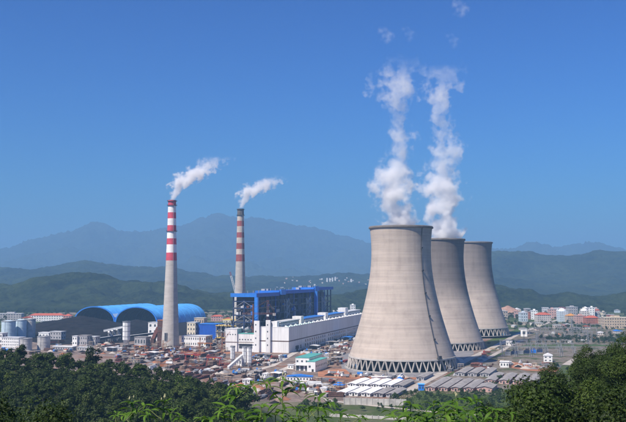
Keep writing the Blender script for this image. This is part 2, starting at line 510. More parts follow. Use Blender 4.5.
def sheet(name, pts, m, z):
    mb = MB(); mb.quad_add([(x, y, z) for x, y in pts], [tuple(range(len(pts)))])
    return struct(mb.build(name, m))
def sheet_px(name, pix, m, z): return sheet(name, [G(*p) for p in pix], m, z)
def strip(name, pix, width, m, z):
    P = [Vector((*G(*p), 0)) for p in pix]; mb = MB(); L = []; Rr = []
    for i, p in enumerate(P):
        d = P[min(i + 1, len(P) - 1)] - P[max(i - 1, 0)]; d.normalize(); s = Vector((d.y, -d.x, 0)) * width / 2
        L.append(p - s); Rr.append(p + s)
    n = len(P)
    mb.quad_add([(q.x, q.y, z) for q in L + Rr], [(i, n + i, n + i + 1, i + 1) for i in range(n - 1)])
    return struct(mb.build(name, m))
# yards of the plant (each sheet lies a little above the one below)
sheet_px('plant_yard', [(-160, 352), (10, 341), (60, 334), (150, 331), (240, 327), (330, 322), (470, 322), (505, 330), (520, 338), (470, 362), (430, 384), (410, 398), (340, 402), (250, 402), (120, 402), (-40, 402)], M['yard_gravel'], .05)
sheet_px('coal_yard', [(10, 338), (60, 327), (75, 322.5), (215, 322), (205, 333), (165, 337), (120, 343), (50, 345)], M['coal'], .10)
sheet_px('tower_yard', [(338, 356), (352, 352), (440, 336), (470, 342), (474, 354), (440, 372), (425, 380), (390, 385), (345, 378)], M['yard_grey'], .10)
sheet_px('red_earth_strip', [(318, 371), (345, 369), (352, 375), (392, 378.5), (420, 377), (424, 379), (392, 381.5), (350, 379), (318, 377)], M['red_earth'], .16)
sheet_px('red_earth_patch', [(500, 360), (520, 363), (540, 366), (560, 368), (556, 372), (528, 371), (500, 366)], M['red_earth'], .16)
sheet_px('red_earth_field', [(126, 352), (150, 349), (230, 349), (236, 353), (200, 358), (130, 357)], M['red_earth'], .11)
sheet_px('switchyard_gravel', [(497, 357), (520, 346.6), (575, 347), (612, 347), (604, 360), (560, 366), (500, 366)], M['rough_ground'], .10)
sheet_px('camp_yard', [(424, 393), (470, 362), (498, 362), (560, 372), (540, 396)], M['rough_ground'], .06)
sheet_px('lawn', [(478, 357), (520, 333), (545, 326), (626, 330), (700, 346), (640, 349), (522, 345.6), (490, 357)], M['rough_ground'], .07)
sheet_px('green_verge', [(484, 342), (517, 329), (521, 331), (488, 348)], M['grass'], .09)
sheet_px('green_verge', [(522, 346.2), (612, 346.4), (612, 344.8), (526, 344.6)], M['grass'], .09)
strip('road', [(408, 391), (428, 380), (448, 370), (461, 363.5), (470, 358.5), (490, 349), (507, 340), (519, 333.5), (545, 324), (560, 319)], 8.5, M['concrete_road'], .20)
strip('service_road', [(440, 372), (455, 368), (463, 363), (460, 359), (452, 356.5)], 5, M['concrete_road'], .24)
strip('service_road', [(478, 363.5), (492, 356), (510, 346), (522, 340)], 6, M['concrete_road'], .20)
strip('camp_road', [(258, 379), (280, 371), (300, 362.5)], 7, M['concrete_road'], .20)
strip('camp_road', [(236, 400), (262, 386), (284, 384), (330, 401), (420, 411), (520, 418)], 6, M['concrete_road'], .22)
strip('camp_road', [(250, 372), (272, 366), (296, 352)], 7, M['concrete_road'], .23)
strip('yard_road', [(120, 352), (160, 352), (200, 356), (232, 361)], 8, M['concrete_road'], .18)
strip('hill_road', [(566, 365), (572, 361), (580, 357), (590, 352)], 8, M['concrete_road'], .21)

# ------------------------------------------------------------------ cooling towers
TH_ = 140.0
def tr(z): return 29.7 * math.sqrt(1 + ((z - 116) / 71.6) ** 2)
LEGZ = 11.2
def make_tower(label):
    t = thing('cooling_tower', label, 'cooling tower', group='hyperbolic cooling towers')
    zs = [LEGZ + (TH_ - LEGZ) * i / 46 for i in range(47)]
    prof = [(tr(z) - .45, z) for z in reversed(zs)] + [(tr(z) + .25, z) for z in zs]
    mb = MB(); mb.sm = True; mb.lathe(prof, 112, closed=True)
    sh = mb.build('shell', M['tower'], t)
    md = sh.modifiers.new('edges', 'EDGE_SPLIT'); md.split_angle = R(50)
    mb = MB(); r0 = tr(TH_)
    mb.lathe([(r0 + .25, TH_ - 1.6), (r0 + 1.25, TH_ - 1.2), (r0 + 1.25, TH_ + .1), (r0 + .6, TH_ + .9), (r0 - .7, TH_ + .9), (r0 - .46, TH_ - 1.6)], 112, True)
    mb.build('rim', M['rim'], t)
    mb = MB(); rb = tr(LEGZ)
    mb.lathe([(rb - .9, LEGZ - .6), (rb + .9, LEGZ - .6), (rb + .75, LEGZ + .9), (rb - .9, LEGZ + .9)], 112, True)
    mb.build('ring_beam', M['concrete'], t)
    N = 46; rbase = 54.6
    leg = {}
    for s in (-1, 1):
        a = math.pi / N * .92
        m_ = MB().bar((rbase * math.cos(0), rbase * math.sin(0), .3), ((rb - .1) * math.cos(s * a), (rb - .1) * math.sin(s * a), LEGZ + .3), .95, 1.15)
        leg[s] = m_.mesh('leg', M['leg_concrete'])
    for i in range(N):
        for s in (-1, 1): link('leg', leg[s], t, (0, 0, 0), 2 * math.pi * i / N)
    mb = MB(); mb.lathe([(rbase + 2.6, 0), (rbase + 2.6, .9), (rbase + 1.8, .9), (rbase + 1.8, .35), (rbase - 1.6, .35), (rbase - 1.6, 0)], 96, True)
    mb.build('basin_wall', M['concrete'], t)
    mb = MB(); k = 64
    mb.quad_add([(52.8 * math.cos(2 * math.pi * j / k), 52.8 * math.sin(2 * math.pi * j / k), .3) for j in range(k)], [tuple(range(k))])
    mb.build('basin_water', M['basin'], t)
    mb = MB(); mb.lathe([(0.01, 10.0), (48.5, 10.0), (48.5, 13.0), (.01, 13.0)], 64, True)
    mb.build('fill_deck', M['fill'], t)
    mb = MB(); mb.lathe([(44.0, .31), (44.0, 10.0), (43.0, 10.0), (43.0, .31)], 64, True)
    mb.build('fill_screen', M['fill'], t)
    return t
M['rim'] = mat('rim_concrete', (.16, .145, .135), .9, .3, .2)
M['leg_concrete'] = mat('leg_concrete', (.40, .37, .335), .85, .15, .3)
M['basin'] = mat('basin_water', (.02, .03, .03), .1, .3, .2, spec=.5)
M['fill'] = mat('fill_pack', (.03, .028, .028), .9, .3, .4)
tw1 = make_tower('largest and nearest cooling tower, pale concrete with a dark ladder line')
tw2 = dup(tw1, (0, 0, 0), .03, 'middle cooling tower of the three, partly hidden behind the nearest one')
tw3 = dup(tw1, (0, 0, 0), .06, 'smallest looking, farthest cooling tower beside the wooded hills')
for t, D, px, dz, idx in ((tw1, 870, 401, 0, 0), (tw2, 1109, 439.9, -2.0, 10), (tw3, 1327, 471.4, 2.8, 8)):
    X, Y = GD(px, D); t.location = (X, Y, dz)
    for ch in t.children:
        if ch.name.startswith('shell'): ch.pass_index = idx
# access ladder of the nearest tower, on its right flank
X1, Y1 = GD(401, 870)
lad = MB(); la = math.atan2(-Y1, -X1) + R(41)
prev = None
rail_l, rail_r = [], []
for i in range(60):
    z = 1 + (TH_ - 1) * i / 59; r = (tr(max(z, LEGZ)) if z > LEGZ else 52.5) + .6
    rail_l.append((r * math.cos(la - .4 / r), r * math.sin(la - .4 / r), z)); rail_r.append((r * math.cos(la + .4 / r), r * math.sin(la + .4 / r), z))
lad.tube(rail_l, .11, 5); lad.tube(rail_r, .11, 5)
for i in range(0, 230):
    z = 2 + (TH_ - 3) * i / 229; r = (tr(max(z, LEGZ)) if z > LEGZ else 52.5) + .6
    lad.bar((r * math.cos(la - .4 / r), r * math.sin(la - .4 / r), z), (r * math.cos(la + .4 / r), r * math.sin(la + .4 / r), z), .09)
for i in range(110):                                      # safety cage hoops
    z = 6 + (TH_ - 8) * i / 109; r = (tr(max(z, LEGZ)) if z > LEGZ else 52.5) + .6
    pts = []
    for q in range(7):
        a = math.pi * q / 6; rr_ = r + .7 * math.sin(a); aa = la + .42 * math.cos(a) / r
        pts.append((rr_ * math.cos(aa), rr_ * math.sin(aa), z))
    lad.tube(pts, .07, 4)
lo = lad.build('ladder', M['dark_steel'], tw1)
for i in range(5):
    z = 30 + 22 * i; r = tr(z) + .3
    b = MB().box(0, 1.7, -.8, .8, -.1, .1); b.box(1.6, 1.7, -.8, .8, .1, 1.2); b.box(0, 1.59, .75, .8, .1, 1.2)
    b.build('ladder_platform', M['dark_steel'], tw1, (r * math.cos(la), r * math.sin(la), z), la)
b = MB().box(0, 3.4, -2.2, 2.2, LEGZ + 1.2, LEGZ + 1.7); b.box(.6, 3, -1.8, 1.8, LEGZ + 1.7, LEGZ + 4.0)
b.build('access_house', M['dark_steel'], tw1, (tr(LEGZ) * math.cos(la), tr(LEGZ) * math.sin(la), 0), la)

# ------------------------------------------------------------------ chimneys
def chimney(label, px, D, H, rb, rt, zband, bands, top, group):
    X, Y = GD(px, D)
    t = thing('chimney', label, 'chimney', (X, Y, 0), 0, group)
    def r(z): return rt + (rb - rt) * (max(0, 1 - z / H) ** 1.35)
    def seg(name, z0, z1, m, off=0.0, n=5):
        mb = MB(); mb.sm = True
        zs = [z0 + (z1 - z0) * i / n for i in range(n + 1)]
        mb.lathe([(r(z) + off, z) for z in zs], 48)
        return mb.build(name, m, t)
    seg('shaft', 0, zband, M['chimney_concrete'], 0, 24)
    for z0, z1, m in bands: seg('band', z0, z1, m)
    mb = MB(); mb.lathe([(r(H), H), (r(H) - .7, H), (r(H) - .7, H - 8)], 48); mb.build('flue_mouth', M['soot'], t)
    for z in top:
        mb = MB(); mb.lathe([(r(z), z - .5), (r(z) + 1.3, z - .25), (r(z) + 1.3, z), (r(z), z)], 48, True)
        p = mb.build('platform', M['dark_steel'], t)
        mb = MB()
        for j in range(24):
            a = 2 * math.pi * j / 24; mb.bar(((r(z) + 1.25) * math.cos(a), (r(z) + 1.25) * math.sin(a), z), ((r(z) + 1.25) * math.cos(a), (r(z) + 1.25) * math.sin(a), z + 1.2), .12)
        mb.lathe([(r(z) + 1.2, z + 1.1), (r(z) + 1.3, z + 1.1), (r(z) + 1.3, z + 1.25), (r(z) + 1.2, z + 1.25)], 48, True)
        mb.build('railing', M['dark_steel'], p)
    # caged ladder down the camera side
    mb = MB(); a = R(-62)
    mb.tube([((r(z) + .4) * math.cos(a), (r(z) + .4) * math.sin(a), z) for z in np.linspace(2, H - 1, 12)], .2, 5)
    mb.build('ladder', M['grey_steel'], t)
    return t, r
def zat(y, D): return CAMZ + (HZ - y) * D / F
D1 = 1130
ys = [200.3, 205.8, 212.5, 218.6, 225.4, 231.4, 238.5, 244.6, 252.7, 260.6]
bands = [(zat(ys[i + 1], D1), zat(ys[i], D1), M['chimney_red'] if i % 2 == 0 else M['chimney_white']) for i in range(9)]
c1, r1 = chimney('red and white banded chimney rising in front of the blue coal shed', 171.6, D1, zat(200.3, D1), 11.6, 5.15, zat(260.6, D1), bands, (zat(205.5, D1), zat(201.2, D1), zat(231.4, D1)), 'smoking chimneys')
# flue opening with a steel door near the foot of the nearer chimney
a = R(-112); zc = 13.0
f = MB().box(-2.0, 2.0, -.8, .3, 0, 10.5); f.build('door_frame', M['grey_steel'], c1, (r1(zc) * math.cos(a), r1(zc) * math.sin(a), zc - 5.2), a + math.pi / 2)
f = MB().box(-1.5, 1.5, -.95, -.5, .5, 10); f.build('door', M['dark_steel'], c1, (r1(zc) * math.cos(a), r1(zc) * math.sin(a), zc - 5.2), a + math.pi / 2)
D2 = 1495
ys2 = [208.8, 215.4, 221, 226.4, 232.5, 237.8, 243.2, 249.2, 254.5, 261.5]
cols2 = [M['soot'], M['old_cream'], M['old_red'], M['old_cream'], M['old_red'], M['old_cream'], M['old_red'], M['old_cream'], M['old_red']]
bands = [(zat(ys2[i + 1], D2), zat(ys2[i], D2), cols2[i]) for i in range(9)]
c2, r2 = chimney('faded red and cream banded chimney with sooty tip behind the boiler house', 240.4, D2, zat(208.8, D2), 11.8, 5.7, zat(261.5, D2), bands, (zat(215.4, D2), zat(209.6, D2)), 'smoking chimneys')

# ------------------------------------------------------------------ blue coal sheds
def arch_pts(hw, h, n=28):
    return [(hw * math.cos(math.pi * i / n), h * abs(math.sin(math.pi * i / n)) ** .82) for i in range(n + 1)]
def coal_shed(label, loc, L, has_strip):
    t = thing('coal_shed', label, 'coal shed', loc, ROT, 'blue arched coal sheds')
    n = 28; o_ = arch_pts(43.5, 33.5, n); i_ = arch_pts(42.4, 32.4, n)
    # roof sheets between the arch ribs, each bay a part of its own
    bays = 9
    for b_ in range(bays):
        y0, y1 = L * b_ / bays, L * (b_ + 1) / bays - .25
        mb = MB(); mb.sm = True
        vs = [(x, y, z) for y in (y0, y1) for x, z in o_] + [(x, y, z) for y in (y0, y1) for x, z in i_]
        m_ = n + 1; fs = []
        for k in range(n):
            fs += [(k + 1, k, m_ + k, m_ + k + 1), (2 * m_ + k, 2 * m_ + k + 1, 3 * m_ + k + 1, 3 * m_ + k),
                   (k, k + 1, 2 * m_ + k + 1, 2 * m_ + k), (m_ + k + 1, m_ + k, 3 * m_ + k, 3 * m_ + k + 1)]
        mb.quad_add(vs, fs)
        rf = mb.build('roof_sheet', M['blue_roof'], t)
        rf.data.materials.append(M['shed_inner_shade'])             # underside coloured dark for the shade inside the shed
        for q, pl in enumerate(rf.data.polygons): pl.material_index = 1 if q % 4 == 1 else 0
        md = rf.modifiers.new('edges', 'EDGE_SPLIT'); md.split_angle = R(45)
        if b_:
            mb = MB(); pts = [(x * 1.006, y0 - .15, z * 1.006) for x, z in o_]; mb.tube(pts, .25, 5); mb.build('roof_rib', M['blue_roof'], t)
    # edge band round the open end
    mb = MB(); e = arch_pts(44.4, 34.3, n); m_ = n + 1
    vs = [(x, -1.2, z) for x, z in e] + [(x, 1.0, z) for x, z in e] + [(x, -1.2, z) for x, z in i_] + [(x, 1.0, z) for x, z in i_]
    fs = []
    for k in range(n):
        fs += [(k + 1, k, m_ + k, m_ + k + 1), (k, k + 1, 2 * m_ + k + 1, 2 * m_ + k), (2 * m_ + k, 2 * m_ + k + 1, 3 * m_ + k + 1, 3 * m_ + k), (m_ + k + 1, m_ + k, 3 * m_ + k, 3 * m_ + k + 1)]
    mb.quad_add(vs, fs); mb.build('edge_band', M['blue_light'], t)
    # space frame arches inside
    for q in range(6):
        y = 8 + q * L / 6
        mb = MB(); pts = [(x, y, z) for x, z in arch_pts(41, 31.2, 20)]; mb.tube(pts, .35, 5); mb.build('inner_arch', M['dark_steel'], t)
    # closed far gable
    mb = MB(); g_ = arch_pts(42.3, 32.3, n); mb.quad_add([(x, L - .6, z) for x, z in g_], [tuple(range(len(g_)))]); mb.build('end_wall', M['shed_inner_shade'], t)  # its dark colour stands in for the shade inside
    if has_strip:  # white strip low on the right flank of the roof
        mb = MB(); k0, k1 = 3, 5
        e = arch_pts(43.8, 33.8, n)
        ys_ = np.linspace(3, L * .42, 2)
        vs = [(e[k][0], y, e[k][1]) for y in ys_ for k in (k0, k1)]
        mb.quad_add(vs, [(0, 1, 3, 2)]); mb.build('pale_strip', M['white_roof'], t)
    return t
P1 = Vector((-418, 1655, 0)); P2 = P1 + Vector((NX, NY, 0)) * 89
coal_shed('left blue arched coal shed open towards the black coal heap', P1, 212, True)
coal_shed('right blue arched coal shed passing behind the striped chimney', P2, 226, False)
# coal heap spilling out of the left shed
def heap(name, label, cat, cx_, cy_, hw, hl, h, m, rz=0, seed=1, n=40):
    u = np.linspace(-1, 1, n); U, V = np.meshgrid(u, u)
    rad = np.sqrt(U ** 2 + V ** 2)
    Z = h * np.clip(1.06 - rad, 0, 1) ** .8 * (.72 + .55 * fbm(U * 2.2 + seed, V * 2.2, 4, seed)) + h * .10 * (fbm(U * 9, V * 9, 3, seed) - .5)
    Z = np.where(rad > 1.04, -.3, Z)
    o_ = link(name, grid_mesh(name, U * hw, V * hl, Z, m, False), None, (cx_, cy_, 0), rz)
    return tag(o_, label, cat)
x, y = GD(82, 1420)
heap('coal_heap', 'wide black coal heap in front of the left blue coal shed', 'coal heap', x, y, 118, 105, 24, M['coal'], ROT, 3, 70)
x, y = GD(138, 1560); heap('coal_heap', 'black coal heap inside the mouth of the right coal shed', 'coal heap', x, y, 40, 60, 13, M['coal'], ROT, 5, 40)

# ------------------------------------------------------------------ boiler house
BX, BY, BL, BW = -70.4, 1058.0, 352.0, 30.0
bh = thing('boiler_house', 'open steel boiler house with dark frame, blue roof and blue shafts', 'boiler house', (BX, BY, 0), ROT)
def rt_z(y): return 69.5 if y < 85 else (71.5 if y < 245 else 74.0)
colm = MB().box(-.75, .75, -.75, .75, 0, 1).mesh('column', M['navy_steel'])
colg = MB().box(-.6, .6, -.6, .6, 0, 1).mesh('column', M['blue_steel'])
NB = 18; step = BL / NB
for i in range(NB + 1):
    for j, x in enumerate((-.9, -BW / 2, -BW + .9)):
        y = min(max(i * step, .9), BL - .9)
        link('column', colg if (i % 4 == 0 and j == 0) else colm, bh, (x, y, 0), scale=(1, 1, rt_z(y) - 3))
bl = MB().box(-.45, .45, 0, 1, -.7, .7).mesh('beam', M['navy_steel'])
bt = MB().box(-1, 0, -.4, .4, -.6, .6).mesh('beam', M['navy_steel'])
for lev in (9, 17.5, 26, 34.5, 43, 51.5, 60):
    for x in (-.9, -BW + .9): link('beam', bl, bh, (x, 0.2, lev), scale=(1, BL - .4, 1))
    for i in range(0, NB + 1, 2): link('beam', bt, bh, (-.3, min(max(i * step, .9), BL - .9), lev), scale=(BW - .6, 1, 1))
for i in range(NB):                                       # wind bracing on both long sides and the near end
    if i % 3 == 1:
        for lev in (9, 26, 43):
            for x in (-.2, -BW + .2):
                MB().bar((x, i * step, lev), (x, (i + 1) * step, lev + 17), .4).build('brace', M['grey_steel'], bh)
for lev in (0, 17.5, 34.5, 51.5):
    MB().bar((-BW + 1, .1, lev), (-BW / 2, .1, lev + 8.5), .45).build('brace', M['grey_steel'], bh)
    MB().bar((-1, .1, lev), (-BW / 2, .1, lev + 8.5), .45).build('brace', M['grey_steel'], bh)
# four boiler casings hung in the frame, with hoppers
for k in range(4):
    y0 = 12 + k * 86
    mb = MB().box(-BW + 5, -5, y0, y0 + 34, 22, 64); mb.quad_add([(-BW + 5, y0, 22), (-5, y0, 22), (-5, y0 + 34, 22), (-BW + 5, y0 + 34, 22), (-BW / 2 - 3, y0 + 12, 8), (-BW / 2 + 3, y0 + 12, 8), (-BW / 2 + 3, y0 + 22, 8), (-BW / 2 - 3, y0 + 22, 8)], [(0, 1, 5, 4), (1, 2, 6, 5), (2, 3, 7, 6), (3, 0, 4, 7), (4, 5, 6, 7)])
    mb.build('boiler', M['boiler_clad'], bh)
    MB().box(-BW + 4, -4, y0 + 44, y0 + 66, 14, 40).build('air_heater', M['boiler_clad'], bh)
    MB().box(-3.8, -2.2, y0 + 36, y0 + 41, 5, 58).build('down_duct', M['grey_steel'], bh)
    MB().tube([(-3, y0 + 70, 4), (-3, y0 + 70, 47), (-3, y0 + 46, 54), (-8, y0 + 34, 56)], 1.5, 10).build('steam_pipe', M['pale_grey'], bh)
    MB().tube([(-1.6, y0 + 5, 12), (-1.6, y0 + 26, 14), (-1.6, y0 + 30, 30)], 1.1, 8).build('coal_pipe', M['blue_light'], bh)
for k in range(9):
    y0 = 4 + k * 38.5
    MB().box(-BW + 3.6, -6.5 - (k % 3), y0, y0 + 33, 3 + 4 * (k % 2), 66).build('inner_casing', M['navy_steel'] if k % 2 else M['boiler_clad'], bh)
for k in range(16):                                       # weather screens hung between columns
    i = rnd.randrange(NB); lev = rnd.choice((9.8, 18.3, 26.8, 35.3, 43.8, 52.3))
    MB().box(-1.5, -1.3, i * step + .9, (i + 1) * step - .9, lev, lev + rnd.choice((4, 7))).build('weather_screen', rnd.choice([M['navy_steel'], M['boiler_clad'], M['grey_clad']]), bh)
# walkways on each level of the long side
for lev in (17.5, 34.5, 51.5):
    for k in range(4):
        y0 = 8 + k * 86
        pl = MB().box(.2, 2.6, y0, y0 + 60, lev - .2, lev).build('walkway', M['grey_steel'], bh)
        mb = MB().box(2.5, 2.6, y0, y0 + 60, lev + 1.0, lev + 1.15)
        for q in range(21): mb.box(2.5, 2.6, y0 + q * 3, y0 + q * 3 + .12, lev, lev + 1.0)
        mb.build('railing', M['yellow'], pl)
# small plant on the floors: fans, drums, pumps
for k in range(70):
    y = rnd.uniform(4, BL - 6); z = rnd.choice((9, 17.5, 26, 34.5, 43, 51.5)) + .7
    m = rnd.choice([M['grey_steel'], M['pale_grey'], M['blue_light'], M['boiler_clad'], M['white_paint'], M['rust'], M['grey_steel']])
    q = MB().box(-3.2, -1.2, y, y + rnd.uniform(1.5, 6), z, z + rnd.uniform(1.2, 4)) if k % 2 else MB().tube([(-2.4, y, z + 1.2), (-2.4, y + rnd.uniform(2, 7), z + 1.2)], rnd.uniform(.6, 1.2), 8)
    q.build('plant_unit', m, bh)
for k in range(26):                                       # same clutter on the open near end
    x = rnd.uniform(-BW + 2, -4); z = rnd.choice((9, 17.5, 26, 34.5, 43, 51.5)) + .7
    m = rnd.choice([M['grey_steel'], M['pale_grey'], M['blue_light'], M['rust'], M['white_paint']])
    MB().box(x, x + rnd.uniform(1, 4), 1.4, 3.0, z, z + rnd.uniform(1.2, 4)).build('plant_unit', m, bh)
# roof in stepped lengths, with fascia
for (y0, y1, x0, x1) in ((-2, 84.6, -BW - 2, 2.2), (85, 244.6, -BW - 2, 2.2), (245, BL + 2, -BW - 2, 2.2)):
    z = rt_z((y0 + y1) / 2)
    rf = MB().box(x0, x1, y0, y1, z - .6, z).build('roof', M['blue_steel'], bh)
    MB().box(x1 + .003, x1 + .5, y0, y1, z - 4.0, z + .6).build('fascia', M['blue_steel'], rf)
    MB().box(x0, x1, y0 - .5, y0 - .003, z - 4.0, z + .6).build('fascia', M['blue_light'], rf)
    for q in range(int((y1 - y0) / 20)):
        MB().tube([(x0 + 12, y0 + 8 + q * 20, z), (x0 + 12, y0 + 8 + q * 20, z + 3.2)], .55, 8).build('roof_vent', M['grey_steel'], rf)
for y0 in (86, 246):
    MB().box(2.71, 4.2, y0, y0 + 20, rt_z(y0 + 5) - 5.0, rt_z(y0 + 5) + 2.2).build('lift_house', M['blue_light'], bh)
for k, y0 in enumerate((86.5, 100, 238, 252, 300)):
    MB().box(-BW + 6, -BW + 11, y0, y0 + 6, rt_z(y0) + .003, rt_z(y0) + 2.8).build('roof_hut', M['grey_clad'], bh)
# blue lift and stair shafts
MB().box(.3, 4.5, -4.8, -.6, 0, rt_z(0) - 4.2).build('lift_shaft', M['blue_light'], bh)
MB().box(2.9, 7.2, 244, 250, 0, rt_z(246) - 5.2).build('lift_shaft', M['blue_light'], bh)
MB().box(-3.4, -1.9, -1.8, -.6, 0, 57).build('pipe_riser', M['rust'], bh)
# open stair towers of pale steel
for y0 in (104, 205, 286):
    mb = MB()
    for (a_, b_) in ((2.8, y0), (7.2, y0), (2.8, y0 + 8), (7.2, y0 + 8)): mb.bar((a_, b_, 0), (a_, b_, 60), .45)
    st = mb.build('stair_tower', M['pale_grey'], bh)
    for q in range(12):
        z = 4 + q * 4.8
        MB().box(2.6, 7.4, y0 - .2, y0 + 1.6, z, z + .25).build('landing', M['pale_grey'], st)
        MB().bar((6.5 if q % 2 else 3.5, y0 + 1.6, z), (6.5 if q % 2 else 3.5, y0 + 7.6, z + 4.8), .9, .3).build('stair_flight', M['pale_grey'], st)

# ------------------------------------------------------------------ turbine hall
HX, HY, HL, HW, HH = -28.8, 1032.0, 440.0, 38.0, 29.5
th_ = thing('turbine_hall', 'long white turbine hall with brown stripe and vents along its roof', 'turbine hall', (HX, HY, 0), ROT)
# cladding panels: gable in two tiers, long side in bays
def clad(x0, x1, y0, y1, z0, z1, m, name='wall_panel'): return MB().box(x0, x1, y0, y1, z0, z1).build(name, m, th_)
MB().box(-HW + .4, -.4, .4, HL - .4, 0, HH - .4).build('inner_wall', M['grey_wall'], th_)
for k in range(4):
    x0 = -HW + k * HW / 4; x1 = x0 + HW / 4 - .06
    clad(x0, x1, 0, .38, 0, 12.9, M['white_clad']); clad(x0, x1, 0, .38, 14.3, HH, M['white_clad'])
MB().box(-HW, 0, .06, .39, 12.92, 14.28).build('stripe', M['brown_band'], th_)
nb = 22; bs = HL / nb
for k in range(nb):
    y0 = k * bs + (.4 if k == 0 else 0); y1 = (k + 1) * bs - .06
    clad(-.38, 0, y0, y1, 8.0, 12.9, M['white_clad']); clad(-.38, 0, y0, y1, 14.3, HH, M['white_clad']); clad(-.38, 0, y0, y1, 0, 7.95, M['white_clad'])
MB().box(-.385, -.06, .4, HL, 12.92, 14.28).build('stripe', M['brown_band'], th_)
clad(-HW, -HW + .38, .4, HL, 0, HH, M['white_clad'])
clad(-HW, 0, HL - .4, HL, 0, HH, M['white_clad'])
winm = MB().box(0, 1, 0, 1, 0, 1).mesh('window', M['glass'])
for k in range(nb * 2):
    if k % 11 in (5,): continue
    y0 = 6 + k * bs / 2
    if k >= 6: link('window', winm, th_, (-.2, y0, 8.6), scale=(.32, 4.2, 3.0))
    if k >= 2: link('window', winm, th_, (-.2, y0, 2.2), scale=(.32, 4.2, 4.2))
link('door', MB().box(0, 1, 0, 1, 0, 1).mesh('door', M['dark_steel']), th_, (-.2, 30, .02), scale=(.35, 6, 6.5))
MB().box(-HW, 0, 0, HL, HH, HH + .35).build('roof', M['pale_grey'], th_)
MB().box(-.5, .12, -.12, HL, HH + .36, HH + 1.2).build('parapet', M['white_clad'], th_)
MB().box(-HW, -.52, -.12, .4, HH + .36, HH + 1.2).build('parapet', M['white_clad'], th_)
MB().box(-9, -1, 1, 120, HH + .36, HH + .46).build('roof_felt', M['teal_roof'], th_)
ventm = MB().box(-.9, .9, -1.3, 1.3, 0, 1.3).mesh('roof_vent', M['white_paint'])
for k in range(44):
    link('roof_vent', ventm, th_, (-4.5, 8 + k * 9.8, HH + .47)); 
    if k % 2: link('roof_vent', ventm, th_, (-9.5, 8 + k * 9.8, HH + .47))
# deaerator bay: long roof monitors, some with blue tops, and white stair heads between
for (y0, y1, m) in ((12, 88, M['pale_grey']), (112, 205, M['blue_light']), (235, 320, M['blue_light']), (350, 430, M['pale_grey'])):
    mo = MB().box(-28, -15, y0, y1, HH + .36, HH + 5.2).build('roof_monitor', M['dark_steel'], th_)
    MB().box(-29, -14, y0 - 1, y1 + 1, HH + 5.21, HH + 6.4).build('monitor_roof', m, mo)
    for q in range(int((y1 - y0) / 6)): MB().box(-14.98, -14.6, y0 + q * 6, y0 + q * 6 + 4.8, HH + 1.0, HH + 4.2).build('louvre', M['pale_grey'], mo)
for (y0, w_, h_) in ((94, 12, 9.5), (212, 14, 9.5), (326, 18, 12.5)):
    s_ = MB().box(-26, -14, y0, y0 + w_, HH + .36, HH + h_).build('stair_head', M['white_clad'], th_)
    MB().box(-13.99, -13.9, y0 + 3, y0 + 5, HH + 2, HH + 5).build('window', M['glass'], s_)
# gable stair towers at the near end
for (x0, x1, h_) in ((-HW - 5, -HW + 1.5, 37.5), (-28, -22.5, 38.5)):
    s_ = MB().box(x0, x1, -3.2, -.02, 0, h_).build('stair_tower', M['white_clad'], th_)
    for q in range(4): MB().box(x0 + 1.6, x0 + 3.0, -3.3, -3.19, 8 + q * 8, 9.8 + q * 8).build('window', M['glass'], s_)
s_ = MB().box(-21.5, -15, .5, 9, HH + .4, HH + 7.5).build('stair_head', M['white_clad'], th_)

# control annex left of the hall
an = thing('annex_block', 'low white annex with dark upper opening left of the turbine hall gable', 'building', (HX - NX * (HW + 5.2), HY - NY * (HW + 5.2), 0), ROT)
MB().box(-37, -22, -2, 20, 0, 27).build('wall', M['white_clad'], an)
MB().box(-22, -.02, 0, 20, 0, 21.5).build('wall', M['white_clad'], an)
MB().box(-37.3, -21.7, -2.3, 20.3, 27, 27.6).build('roof', M['pale_grey'], an)
MB().box(-21.69, 0, -.3, 20.3, 21.5, 22.1).build('roof', M['teal_roof'], an)
MB().box(-20, -3, -.12, -.003, 4, 9.5).build('opening', M['dark_steel'], an)
for q in range(5): MB().box(-20 + q * 3.6, -18.4 + q * 3.6, -.1, -.004, 14, 15.4).build('window', M['glass'], an)
for q in range(4): MB().box(-35 + q * 3.4, -33.6 + q * 3.4, -2.1, -2.003, 20, 21.3).build('window', M['glass'], an)
MB().box(-37.2, -.1, -2.3, -2.01, 11.2, 11.9).build('stripe', M['brown_band'], an)
MB().tube([(-14, 8, 22.1), (-14, 8, 26), (-10, 8, 28)], 2.6, 12).build('roof_tank', M['grey_steel'], an)

NUM = ['first', 'second', 'third', 'fourth', 'fifth', 'sixth', 'seventh', 'eighth', 'ninth', 'tenth', 'eleventh', 'twelfth', 'thirteenth', 'fourteenth', 'fifteenth', 'sixteenth', 'seventeenth', 'eighteenth', 'nineteenth', 'twentieth', 'twenty first', 'twenty second', 'twenty third', 'twenty fourth', 'twenty fifth']
